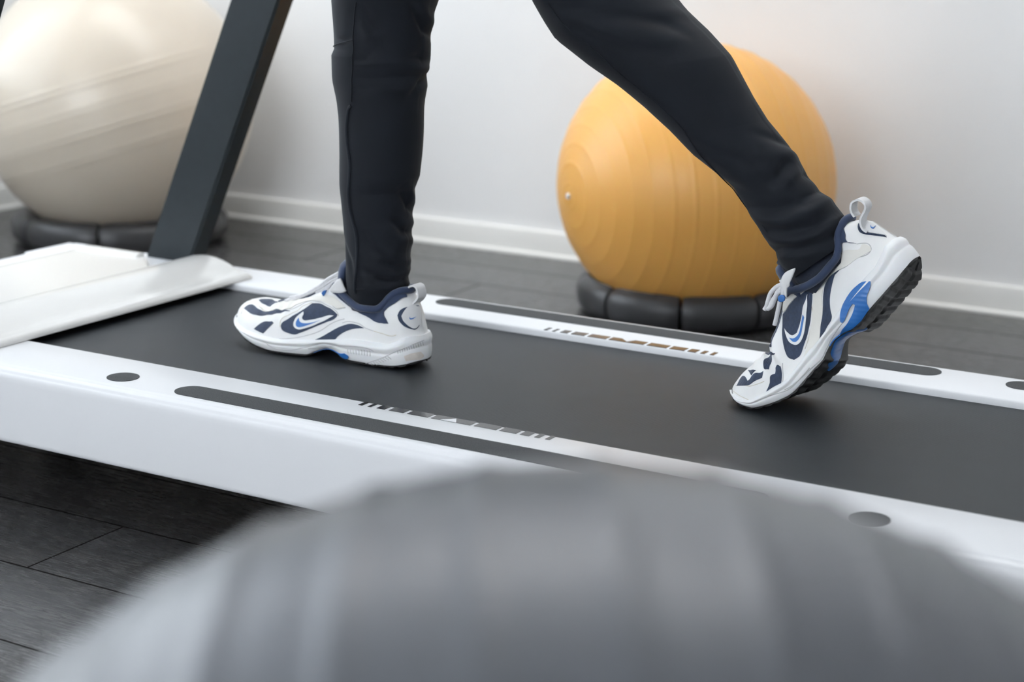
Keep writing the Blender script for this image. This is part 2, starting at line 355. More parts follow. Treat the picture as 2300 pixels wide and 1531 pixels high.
mb.build('roller_cover', M['white_gloss'], tm, True, 45)
# uprights leaning back, console and handrails above the picture
tanl = (1.827-2.023)/(.640-.200)*-1
for s in (-1, 1):
    ya = YC + .312 if s > 0 else 1.634; yb = ya + .042
    H = 1.18; V = []
    for zz in (.2008, H):
        xs = -2.023 + (zz - .2008)*tanl
        V += [(xs, ya, zz), (xs+.0965, ya, zz), (xs+.0965, yb, zz), (xs, yb, zz)]
    bm = bmesh.new(); vs_ = [bm.verts.new(v) for v in V]
    for f in [(0, 3, 2, 1), (4, 5, 6, 7), (0, 1, 5, 4), (1, 2, 6, 5), (2, 3, 7, 6), (3, 0, 4, 7)]: bm.faces.new([vs_[i] for i in f])
    bmesh.ops.bevel(bm, geom=[e for e in bm.edges if abs((e.verts[0].co - e.verts[1].co).z) > .5], offset=.0035, segments=3, affect='EDGES')
    bm.verts.index_update(); mb = MB().add([v.co[:] for v in bm.verts], [[v.index for v in f.verts] for f in bm.faces]); bm.free()
    mb.build('upright', M['frame_steel'], tm, True, 30)
    MB().tube([(-1.60, (ya+yb)/2, 1.14), (-1.45, (ya+yb)/2, 1.16), (-1.25, (ya+yb)/2, 1.15), (-1.19, (ya+yb)/2, 1.13)], .017, 14, up=(0, 1, 0)).build('handrail', M['black_plastic'], tm)
MB().box(-1.72, -1.50, YC-.33, YC+.33, 1.16, 1.24, .02).build('console', M['black_plastic'], tm)

# ---------------------------------------------------------------- exercise balls
def ball(name, C, Rr, axis, mat, ridges, label, roll=0.0, zclip=None, plug=None, N=240, MM=180):
    a = Vector(axis).normalized(); e1 = a.cross(Vector((0, 0, 1))).normalized(); e2 = a.cross(e1).normalized()
    th = np.linspace(0, PI, N+1); ph = np.linspace(0, 2*PI, MM, endpoint=False)
    rr = np.full(N+1, Rr)
    deg = np.degrees(th)
    for c, wd, h in ridges: rr += h*np.exp(-((deg-c)/wd)**2)
    A = np.array(a); E1 = np.array(e1); E2 = np.array(e2)
    P = (rr*np.cos(th))[:, None, None]*A + (rr*np.sin(th))[:, None, None]*(np.cos(ph)[None, :, None]*E1 + np.sin(ph)[None, :, None]*E2) + np.array(C)
    if zclip is not None:
        z = P[..., 2]; d = zclip + .02; P[..., 2] = np.where(z < d, zclip + .02*np.exp((z-d)/.02), z)
    root = MB().grid(P, False, True).build(name, mat, None, True, 180)
    root.data.transform(Matrix.Translation(-Vector((C[0], C[1], 0)))); root.location = (C[0], C[1], 0)
    tag(root, label, 'exercise ball', 'exercise balls around the treadmill')
    if plug:
        p = Vector(C) + a*Rr*plug; q = Vector(C) + a*(Rr + .004)*plug
        bpy.context.view_layer.update()
        MB().tube([p - a*.004*plug, q, q + a*.001*plug], [.0065, .006, .004], 14, up=(0, 0, 1)).build('valve_plug', M['tab_white'], root)
    return root
def rid(start, stop, step, wd, h): return [(x, wd, h) for x in np.arange(start, stop, step)]
ball('exercise_ball', (-1.4247, 3.2197, .2610), .278, [-0.6103, -0.7909, -0.046], M['ball_orange'], rid(5, 177, 8.2, .38, .0021) + [(2.2, .8, .001)], 'orange ribbed exercise ball on a dark ring against the wall', zclip=.004, plug=1)
ball('exercise_ball', (-2.902, 3.1615, .3238), .3220, (-.28, -.10, .95), M['ball_pearl'], [(c + d, .38, .0017) for c in (79.8, 89.3, 98.8, 108.3) for d in (-1.1, 1.1)], 'pearl beige exercise ball standing behind the dark upright', zclip=.004)
ball('exercise_ball', (-.2462, .4930, .3040), .3037, (.86, .50, .10), M['ball_grey'], [(c + d, .85, .0022) for c in np.arange(10, 175, 8.2) for d in (0,)], 'large grey ribbed exercise ball in the foreground beside the treadmill', zclip=.001)
def ring(C, Ro, tube, hgt, seams, label, zc, Rb):
    def rad(r, z): return max(r, math.sqrt(max(0, Rb*Rb - (z - zc)**2)) + .0035)
    rt = empty('ball_ring', (C[0], C[1], 0)); tag(rt, label, 'ball ring', 'plastic rings under the balls')
    seams = sorted(seams); n = len(seams)
    cs = []
    for k in range(22):
        a = 2*PI*k/22; q = abs(math.cos(a))**.75*math.copysign(1, math.cos(a)); w_ = abs(math.sin(a))**.75*math.copysign(1, math.sin(a))
        cs.append((q*tube, hgt/2 + w_*hgt/2 - (.008*max(0, -math.cos(a)) if w_ > 0 else 0)))
    for i in range(n):
        a0 = seams[i] + .9; a1 = seams[(i+1) % n] + (360 if i == n-1 else 0) - .9; K = max(6, int((a1-a0)/3)); P = []
        for k in range(K+1):
            a = R_(a0 + (a1-a0)*k/K); e = min(k, K-k); sc = 1 - .10*math.exp(-e/.7)
            gd = 1 - .0*e
            row = []
            for q, z in cs:
                z_ = max(.0005, hgt/2 + (z-hgt/2)*sc if z > .01 else z); r_ = rad(Ro - tube + q*sc, z_); row.append((C[0] + r_*math.cos(a), C[1] + r_*math.sin(a), z_))
            P.append(row)
        mb = MB().grid(np.array(P), False, True); m_ = len(cs); mb.F.append(tuple(range(m_))); mb.F.append(tuple(range(K*m_, (K+1)*m_))[::-1])
        mb.build('ring_segment', M['ring_plastic'], rt, True, 50)
    return rt
ring((-1.4247, 3.2197), .235, .045, .075, [8.7, 48.5, 88.3, 128.2, 168.0, 207.9, 247.7, 289.0, 328.8], 'dark grey segmented plastic ring under the orange ball', .2610, .2797)
ring((-2.902, 3.1615), .256, .045, .075, [30, 75, 120, 165, 207, 253.0, 300.3, 345], 'dark grey plastic ring under the pearl beige ball', .3238, .3237)
# ---------------------------------------------------------------- shoe shape (metres; u heel to toe, n towards near side, w up)
SL = 0.3175
def pchip(tab):
    X = np.array([p[0] for p in tab], float); Y = np.array([p[1] for p in tab], float)
    h = np.diff(X); d = np.diff(Y) / h; m = np.zeros(len(X)); m[0] = d[0]; m[-1] = d[-1]
    for i in range(1, len(X) - 1):
        if d[i-1] * d[i] > 0:
            w1 = 2*h[i] + h[i-1]; w2 = h[i] + 2*h[i-1]
            m[i] = (w1 + w2) / (w1/d[i-1] + w2/d[i])
    def f(x):
        x = np.clip(np.asarray(x, float), X[0], X[-1]); i = np.clip(np.searchsorted(X, x) - 1, 0, len(h) - 1)
        t = (x - X[i]) / h[i]; hh = h[i]
        return (Y[i]*(1+2*t)*(1-t)**2 + m[i]*hh*t*(1-t)**2 + Y[i+1]*t*t*(3-2*t) + m[i+1]*hh*t*t*(t-1))
    return f
z_bottom = pchip([(0,.009),(.015,.004),(.03,.0015),(.06,0),(.09,0),(.108,.002),(.122,.008),(.138,.0105),(.152,.006),(.165,.0005),(.19,0),(.22,0),(.24,.002),(.26,.006),(.2826,.012),(.3073,.020),(SL,.030)])
z_sole = pchip([(0,.046),(.012,.0455),(.022,.0405),(.04,.034),(.088,.0335),(.127,.029),(.155,.0255),(.212,.0215),(.24,.0225),(.27,.0245),(.30,.0255),(SL,.033)])
z_top = pchip([(0,.082),(.008,.094),(.018,.101),(.028,.104),(.037,.1005),(.045,.093),(.053,.0825),(.0624,.0765),(.085,.076),(.105,.0815),(.125,.091),(.14,.099),(.15,.0985),(.162,.0925),(.18,.0825),(.198,.0745),(.2246,.0660),(.238,.0635),(.25,.0605),(.2584,.0615),(.2726,.0615),(.2888,.0585),(.3016,.053),(.3118,.0445),(.3165,.038),(SL,.033)])
W_LAT = pchip([(0,0),(.002,.012),(.008,.022),(.02,.031),(.04,.036),(.07,.038),(.10,.039),(.14,.042),(.18,.0495),(.215,.054),(.245,.052),(.27,.0455),(.29,.034),(.305,.022),(.3135,.011),(SL,0)])
W_MED = pchip([(0,0),(.002,.012),(.008,.022),(.02,.030),(.04,.034),(.07,.035),(.10,.033),(.14,.034),(.18,.041),(.215,.0465),(.245,.0475),(.27,.045),(.29,.039),(.305,.028),(.3135,.015),(SL,0)])
P_EXP = pchip([(0,3.2),(.05,3.6),(.12,3.0),(.16,2.4),(.22,2.3),(SL,2.1)])
TAPER = pchip([(0,.16),(.05,.12),(.10,.22),(.14,.36),(.18,.28),(.24,.12),(SL,.05)])
def s_to_u(s): return SL * (1 - np.cos(np.pi * np.clip(s, 0, 1))) / 2
def u_to_s(u): return np.arccos(np.clip(1 - 2*np.asarray(u, float)/SL, -1, 1)) / np.pi
def spow(x, p): return np.sign(x) * np.abs(x) ** p
def upper_surf(s, t, near_lat=True, off=0.0):
    """t = +1 near base, 0 top ridge, -1 far base"""
    s = np.asarray(s, float); t = np.asarray(t, float); u = s_to_u(s)
    lat, med = W_LAT(u), W_MED(u)
    wn, wf = (lat, med) if near_lat else (med, lat)
    a = np.pi * t / 2; p = P_EXP(u)
    g = spow(np.sin(a), 2/p); h = np.abs(np.cos(a)) ** (2/p)
    zs = z_sole(u) - .004; zt = z_top(u)
    w = zs + (zt - zs) * h
    half = np.where(t >= 0, wn, wf) - .0015
    n = half * g * (1 - TAPER(u) * h)
    uu = u + .014 * np.clip((w - .035) / .06, 0, 1.3) * np.clip(1 - u/.06, 0, 1)
    # instep hollow on both flanks behind the ball, slightly gathered
    n = n * (1 - .05*np.exp(-((u-.15)/.035)**2) * np.sin(np.pi*np.clip(h,0,1)))
    return np.stack([uu, n, w], -1)
def mid_surf(s, t, near_lat=True, grow=0.0):
    """midsole side wall, t=+1 near top, 0 near bottom; negative t the far wall"""
    s = np.asarray(s, float); t = np.asarray(t, float); u = s_to_u(s)
    lat, med = W_LAT(u), W_MED(u)
    wn, wf = (lat, med) if near_lat else (med, lat)
    v = np.abs(t); zb = z_bottom(u) + .0035; zt = z_sole(u)
    w = zb + (zt - zb) * v
    bulge = .0035*np.sin(np.pi*np.clip(v, 0, 1))**.7 + .0025*np.exp(-((v-.80)/.14)**2) - .0012*np.exp(-((v-.55)/.06)**2)
    flare = .003*(1-v)*np.clip(1-u/.09, 0, 1)
    half = np.where(t >= 0, wn, wf)
    arch = -.007*np.exp(-((u-.135)/.02)**2)*(1-v)
    n = np.where(t >= 0, 1, -1) * np.maximum(half + (bulge + flare + arch + grow)*np.clip(half/.02, 0, 1), 0)
    ex = np.clip(1 - half/.02, 0, 1)
    uu = np.where(u < SL/2, u - (bulge*.6+flare)*ex, u + bulge*.6*ex)
    return np.stack([uu, n, w], -1)
BA = [0, .03, .06, .09, .12, .16, .22, .35]
BANG = [0, 5, 18, 35, 48, 54, 54, 50]
def bend_table(angs, N=400):
    a = np.linspace(0, SL + .03, N); th = np.radians(pchip(list(zip(BA, angs)))(a)); da = a[1] - a[0]
    cx = np.concatenate([[0], np.cumsum(np.cos((th[1:]+th[:-1])/2))*da]); cz = np.concatenate([[0], np.cumsum(np.sin((th[1:]+th[:-1])/2))*da])
    return a, cx, cz, th
BT = bend_table(BANG)
def place_front(P):
    P = np.asarray(P, float); u, n, w = P[..., 0], P[..., 1], P[..., 2]
    yaw = math.radians(FY); c, s_ = math.cos(yaw), math.sin(yaw)
    return np.stack([FX - u*c + n*s_, FYC - n*c - u*s_, FZ + w], -1)
def place_rear(P):
    P = np.asarray(P, float); u, n, w = P[..., 0], P[..., 1], P[..., 2]
    a = SL - u; av, cx, cz, th = BT
    x = np.interp(a, av, cx); z = np.interp(a, av, cz); t = np.interp(a, av, th)
    x = np.where(a < 0, a, x)
    # the forefoot rolls flat on the belt: take the toe spring away
    flat = np.clip((u - .23)/.05, 0, 1); w2 = w - .55*z_bottom(np.clip(u, 0, SL))*flat
    roll = math.radians(RROLL)*np.clip((a-.04)/.1, 0, 1)
    n2 = n*np.cos(roll) - w2*np.sin(roll); w3 = w2*np.cos(roll) + n*np.sin(roll)
    X = x - w3*np.sin(t); Z = z + w3*np.cos(t); Y = -n2
    yaw = math.radians(RY); c, s_ = math.cos(yaw), math.sin(yaw)
    return np.stack([RX + X*c - Y*s_, RYC + X*s_ + Y*c, RZ + Z], -1)
FX, FYC, FZ, FY = -1.241, 1.935, .1908, 0.0
RX, RYC, RZ, RY, RROLL = -.838, 2.035, .1905, 0.0, 0.0
# ---------------------------------------------------------------- end of shoe shape
RX,RYC,RY,RROLL,RZ=-0.8314,2.0123,12.27,12.3,.1870
BANG=[-9.0,5.0,23.5,33.6,50.4,50.4,54.9,41.3]
BT=bend_table(BANG)

# measured outlines
LEG_F = [[-1.3954, 0.6713, -1.223, 0.6782], [-1.3946, 0.6625, -1.2265, 0.6698], [-1.3938, 0.6537, -1.23, 0.6613], [-1.393, 0.6449, -1.232, 0.6526], [-1.3924, 0.6361, -1.2336, 0.6438], [-1.3924, 0.6272, -1.2343, 0.635], [-1.3918, 0.6183, -1.2349, 0.6261], [-1.3915, 0.6097, -1.2355, 0.6172], [-1.3961, 0.6014, -1.2357, 0.6083], [-1.3958, 0.5924, -1.2358, 0.5993], [-1.3954, 0.5835, -1.2385, 0.5906], [-1.3951, 0.5745, -1.242, 0.582], [-1.394, 0.5656, -1.2405, 0.5733], [-1.3919, 0.5569, -1.2402, 0.5644], [-1.3898, 0.5481, -1.242, 0.5554], [-1.3882, 0.5393, -1.2437, 0.5464], [-1.3873, 0.5303, -1.2448, 0.5373], [-1.3864, 0.5213, -1.2452, 0.5282], [-1.386, 0.5123, -1.2456, 0.5191], [-1.3856, 0.5032, -1.246, 0.51], [-1.3852, 0.4941, -1.2466, 0.5008], [-1.3849, 0.485, -1.2474, 0.4916], [-1.3845, 0.4758, -1.2483, 0.4824], [-1.3842, 0.4667, -1.2493, 0.4732], [-1.3843, 0.4575, -1.2503, 0.464], [-1.3844, 0.4482, -1.2514, 0.4547], [-1.3845, 0.439, -1.2524, 0.4454], [-1.3846, 0.4297, -1.2563, 0.4364], [-1.3839, 0.4205, -1.2604, 0.4275], [-1.3828, 0.4114, -1.2599, 0.4182], [-1.3818, 0.4022, -1.26, 0.409], [-1.3808, 0.3931, -1.2623, 0.3996], [-1.3797, 0.3839, -1.2631, 0.3903], [-1.3787, 0.3747, -1.2619, 0.3811], [-1.3778, 0.3654, -1.2643, 0.3718], [-1.377, 0.3562, -1.2658, 0.3626], [-1.3762, 0.3469, -1.265, 0.3533], [-1.3758, 0.3375, -1.266, 0.3438], [-1.3756, 0.3281, -1.2669, 0.3342], [-1.3756, 0.3187, -1.2655, 0.3251], [-1.3764, 0.3091, -1.2658, 0.3162], [-1.3757, 0.2998, -1.2704, 0.3071], [-1.3745, 0.2905, -1.2693, 0.2977], [-1.3712, 0.2819, -1.2719, 0.2885], [-1.3667, 0.2737, -1.2769, 0.2793], [-1.3623, 0.2655, -1.2819, 0.27]]
LEG_B = [[-1.1502, 0.6765, -0.9479, 0.6901], [-1.1437, 0.6671, -0.9416, 0.6839], [-1.1371, 0.6576, -0.9354, 0.6777], [-1.1304, 0.6482, -0.9287, 0.6718], [-1.1234, 0.6391, -0.9216, 0.6665], [-1.1163, 0.6299, -0.9144, 0.6611], [-1.107, 0.6228, -0.9073, 0.6558], [-1.0967, 0.6164, -0.9002, 0.6505], [-1.0865, 0.6101, -0.8935, 0.6448], [-1.0762, 0.6038, -0.887, 0.6389], [-1.066, 0.5975, -0.8805, 0.6331], [-1.0556, 0.5916, -0.874, 0.6272], [-1.0452, 0.5858, -0.8676, 0.6213], [-1.0348, 0.5799, -0.8624, 0.6145], [-1.0245, 0.574, -0.8578, 0.6073], [-1.0146, 0.5676, -0.8532, 0.6002], [-1.0048, 0.5613, -0.8486, 0.593], [-0.995, 0.5549, -0.844, 0.5858], [-0.9852, 0.5485, -0.8394, 0.5787], [-0.9759, 0.5417, -0.8348, 0.5715], [-0.9666, 0.5349, -0.8299, 0.5645], [-0.9573, 0.5281, -0.8248, 0.5576], [-0.9481, 0.5213, -0.8198, 0.5507], [-0.9394, 0.514, -0.8148, 0.5439], [-0.9308, 0.5066, -0.8088, 0.5377], [-0.9222, 0.4993, -0.8027, 0.5317], [-0.9135, 0.4921, -0.7966, 0.5256], [-0.9038, 0.486, -0.7906, 0.5196], [-0.8942, 0.4799, -0.7845, 0.5136], [-0.8846, 0.4738, -0.7789, 0.5072], [-0.8753, 0.4675, -0.7735, 0.5007], [-0.8661, 0.4611, -0.7682, 0.494], [-0.8571, 0.4545, -0.7629, 0.4874], [-0.8501, 0.446, -0.7577, 0.4808], [-0.8432, 0.4375, -0.752, 0.4745], [-0.8364, 0.4289, -0.7464, 0.4682], [-0.83, 0.42, -0.7408, 0.4619], [-0.8237, 0.4111, -0.733, 0.4583], [-0.8172, 0.4024, -0.7263, 0.4534], [-0.8105, 0.3937, -0.7205, 0.4473], [-0.8039, 0.385, -0.7144, 0.4415], [-0.7957, 0.3786, -0.7086, 0.4357], [-0.7923, 0.3682, -0.7061, 0.4277], [-0.7852, 0.3605, -0.7039, 0.4196], [-0.7764, 0.354, -0.7019, 0.4114], [-0.7675, 0.3475, -0.6999, 0.4032]]
KF, KB = 1.216, 1.095
FOLD_F = [([[5.89, 4.916], [8.02, 4.994], [9.15, 5.11], [9.15, 5.213]], -0.003, 0.005), ([[7.64, 4.865], [9.77, 5.032], [10.28, 5.238]], 0.003, 0.009), ([[9.52, 5.303], [11.53, 5.354]], -0.0015, 0.004), ([[5.14, 5.792], [7.02, 5.986], [9.52, 6.295], [10.65, 6.849]], -0.004, 0.006), ([[5.26, 5.908], [7.77, 6.321], [8.77, 6.81]], 0.003, 0.009), ([[13.41, 5.818], [13.28, 6.127], [14.41, 6.797]], -0.003, 0.006), ([[14.29, 5.779], [15.16, 6.192], [15.54, 6.81]], 0.003, 0.01), ([[18.92, 5.973], [17.29, 6.295], [16.54, 6.849]], -0.004, 0.006), ([[13.91, 4.672], [13.28, 4.942], [12.16, 5.032]], -0.002, 0.006), ([[17.17, 4.672], [17.79, 4.929], [16.92, 5.161]], -0.0015, 0.008), ([[32.46, 5.908], [35.09, 6.243], [36.72, 6.849]], -0.0035, 0.006), ([[31.58, 5.973], [34.46, 6.565]], 0.003, 0.009), ([[36.84, 5.638], [38.47, 6.037], [39.35, 6.81]], -0.004, 0.006), ([[38.47, 5.445], [39.97, 5.934], [40.48, 6.849]], 0.0035, 0.009), ([[38.22, 4.736], [41.1, 5.097], [42.73, 5.664], [42.61, 6.694]], -0.003, 0.007), ([[42.98, 5.341], [43.98, 5.844], [44.49, 6.823]], -0.0045, 0.006), ([[41.73, 5.213], [42.48, 5.792], [43.61, 6.643]], 0.0035, 0.009), ([[44.11, 4.839], [45.74, 5.496], [45.99, 6.707]], -0.003, 0.006), ([[46.24, 4.852], [46.62, 5.496], [46.99, 6.63]], 0.003, 0.007), ([[40.23, 3.77], [42.86, 4.247], [44.86, 4.414]], -0.002, 0.006), ([[10.15, 3.796], [10.65, 4.375], [10.28, 4.62]], -0.002, 0.005)]
FOLD_B = [([[5.01, 4.29], [6.27, 4.625], [7.77, 5.166], [10.28, 5.758], [12.41, 5.874]], -0.0045, 0.01), ([[6.39, 4.457], [9.27, 4.818], [10.65, 5.333], [13.16, 5.655]], 0.003, 0.012), ([[8.27, 4.47], [10.53, 4.663], [13.03, 4.908], [15.29, 5.333]], -0.004, 0.01), ([[10.03, 4.715], [12.16, 4.986], [14.16, 5.436]], 0.003, 0.012), ([[8.02, 5.449], [7.64, 6.003], [8.65, 6.377]], 0.003, 0.012), ([[11.4, 4.303], [14.79, 4.56], [16.92, 4.921]], -0.002, 0.012), ([[30.08, 4.2], [31.83, 4.586], [33.96, 5.037], [34.71, 5.655]], -0.003, 0.009), ([[32.46, 4.947], [34.21, 5.23], [34.34, 6.106], [34.46, 6.66]], 0.004, 0.012), ([[29.57, 5.604], [31.7, 6.145], [33.71, 6.66]], -0.003, 0.008), ([[37.22, 4.96], [37.22, 5.32], [35.96, 5.707], [34.84, 6.016]], -0.005, 0.008), ([[37.59, 5.179], [37.84, 5.63], [37.22, 6.171]], 0.005, 0.012), ([[35.59, 3.581], [37.59, 4.097], [38.85, 4.87]], -0.002, 0.009), ([[38.6, 5.578], [37.97, 6.364], [38.47, 6.647]], -0.004, 0.008), ([[39.85, 4.007], [41.35, 4.805], [41.98, 5.449], [41.48, 6.544]], -0.0055, 0.008), ([[40.73, 3.839], [43.11, 4.831], [43.36, 5.578], [42.73, 6.377]], 0.0055, 0.012), ([[42.73, 4.019], [44.61, 4.638], [45.74, 5.269], [45.11, 6.119]], -0.005, 0.008), ([[43.61, 3.865], [45.86, 4.612], [46.87, 5.295], [46.37, 6.08]], 0.005, 0.011), ([[45.49, 3.865], [47.12, 4.625], [48.12, 5.359], [47.62, 6.184]], -0.005, 0.008), ([[46.87, 4.032], [48.37, 4.805], [49.37, 5.539]], 0.004, 0.01)]
SEAM_F = [[[5.01, 4.736], [7.64, 4.697], [10.65, 4.659], [15.04, 4.697], [19.55, 4.594]], [[11.65, 3.77], [10.9, 4.375], [10.53, 4.659]], [[46.99, 4.427], [46.87, 5.174], [47.24, 5.831], [47.37, 6.81]]]
ZIP_F = [[[20.05, 4.581], [20.8, 4.478], [23.18, 4.388], [25.44, 4.388], [28.45, 4.466], [31.33, 4.453], [34.46, 4.427], [36.72, 4.504], [39.1, 4.62], [42.11, 4.607], [44.74, 4.569], [47.62, 4.491]]]
SEAM_B = [[[5.39, 4.29], [7.89, 4.329], [11.78, 4.432], [17.04, 4.329], [20.3, 4.329], [23.43, 4.367], [26.82, 4.341], [30.33, 4.135], [34.09, 3.852], [37.22, 3.581], [39.72, 3.736], [42.23, 4.045], [44.61, 4.058]]]
TAB_F = ([[-1.266, 0.2837], [-1.2665, 0.2884], [-1.266, 0.2952], [-1.2629, 0.3], [-1.2573, 0.3021], [-1.2523, 0.3002], [-1.25, 0.2952], [-1.2493, 0.2877], [-1.2534, 0.2814], [-1.2617, 0.2742], [-1.2684, 0.2671], [-1.2735, 0.2597]], 1.927, 1.947)
TAB_R = ([[-0.6897, 0.4372], [-0.6932, 0.4413], [-0.6951, 0.4465], [-0.6945, 0.4528], [-0.6909, 0.4567], [-0.6856, 0.4583], [-0.6799, 0.456], [-0.6766, 0.4506], [-0.6778, 0.4451], [-0.6806, 0.439], [-0.6821, 0.4335], [-0.6808, 0.4274], [-0.6777, 0.4228], [-0.673, 0.4202]], 2.035, 2.057)
LACE_F = [([[-1.4651, 1.922, 0.2567], [-1.4479, 1.922, 0.2631], [-1.4278, 1.922, 0.2726], [-1.4078, 1.922, 0.2845], [-1.393, 1.922, 0.296], [-1.3783, 1.922, 0.3047], [-1.3734, 1.922, 0.3077]], 0.0023), ([[-1.4581, 1.922, 0.257], [-1.4429, 1.922, 0.2629], [-1.4228, 1.922, 0.2728], [-1.4019, 1.922, 0.284], [-1.3881, 1.922, 0.2934], [-1.3735, 1.922, 0.3008]], 0.0022), ([[-1.457, 1.922, 0.2623], [-1.4378, 1.922, 0.268], [-1.4158, 1.922, 0.2773], [-1.398, 1.922, 0.2889], [-1.3881, 1.922, 0.2979], [-1.3734, 1.922, 0.3045]], 0.002), ([[-1.4119, 1.922, 0.2754], [-1.398, 1.922, 0.2824], [-1.3882, 1.922, 0.2889], [-1.3784, 1.922, 0.2962]], 0.0021), ([[-1.3922, 1.922, 0.279], [-1.3892, 1.922, 0.2863], [-1.3823, 1.922, 0.2929], [-1.3735, 1.922, 0.2988]], 0.0021), ([[-1.408, 1.922, 0.275], [-1.404, 1.922, 0.2763], [-1.4, 1.922, 0.2793], [-1.3941, 1.922, 0.2825]], 0.002)]
LACE_R = [([[-0.7636, 2.0, 0.3511], [-0.7713, 2.0, 0.3465], [-0.7784, 2.0, 0.3376], [-0.7809, 2.0, 0.3284], [-0.7826, 2.0, 0.3209], [-0.785, 2.0, 0.3165]], 0.003), ([[-0.7635, 2.0, 0.3483], [-0.7693, 2.0, 0.3403], [-0.773, 2.0, 0.331], [-0.7763, 2.0, 0.3225], [-0.7816, 2.0, 0.3178]], 0.0032), ([[-0.7645, 2.0, 0.3434], [-0.77, 2.0, 0.3378], [-0.7754, 2.0, 0.3291], [-0.7783, 2.0, 0.3206]], 0.0028), ([[-0.7644, 2.0, 0.357], [-0.7623, 2.0, 0.35], [-0.7615, 2.0, 0.3421], [-0.7623, 2.0, 0.3356]], 0.0034), ([[-0.7658, 2.0, 0.3295], [-0.7663, 2.0, 0.3246], [-0.7676, 2.0, 0.3171], [-0.7692, 2.0, 0.3072], [-0.7708, 2.0, 0.2988]], 0.0028)]
LEAF_F = [([[-1.3762, 0.2823], [-1.3791, 0.2852], [-1.3732, 0.294], [-1.3635, 0.3028], [-1.3596, 0.3017], [-1.3558, 0.2945], [-1.3516, 0.287], [-1.3579, 0.2838], [-1.3685, 0.2825]], 1.908, 'tab_white'), ([[-1.3952, 0.2784], [-1.3918, 0.2821], [-1.3869, 0.2835], [-1.3889, 0.2792], [-1.3924, 0.2743]], 1.912, 'logo_blue')]
LEAF_R = [([[-0.7646, 0.3565], [-0.7623, 0.3632], [-0.7576, 0.3686], [-0.7479, 0.3738], [-0.7474, 0.3714], [-0.7502, 0.3623], [-0.7532, 0.3547], [-0.7534, 0.3507], [-0.7567, 0.3463], [-0.7561, 0.3343], [-0.7587, 0.3372], [-0.7616, 0.3441], [-0.7634, 0.3503]], 1.998, 'tab_white'), ([[-0.7621, 0.3391], [-0.7584, 0.3382], [-0.7572, 0.3351], [-0.7581, 0.3318], [-0.7616, 0.33], [-0.765, 0.3309], [-0.7664, 0.334], [-0.7653, 0.3373]], 1.995, 'logo_blue')]
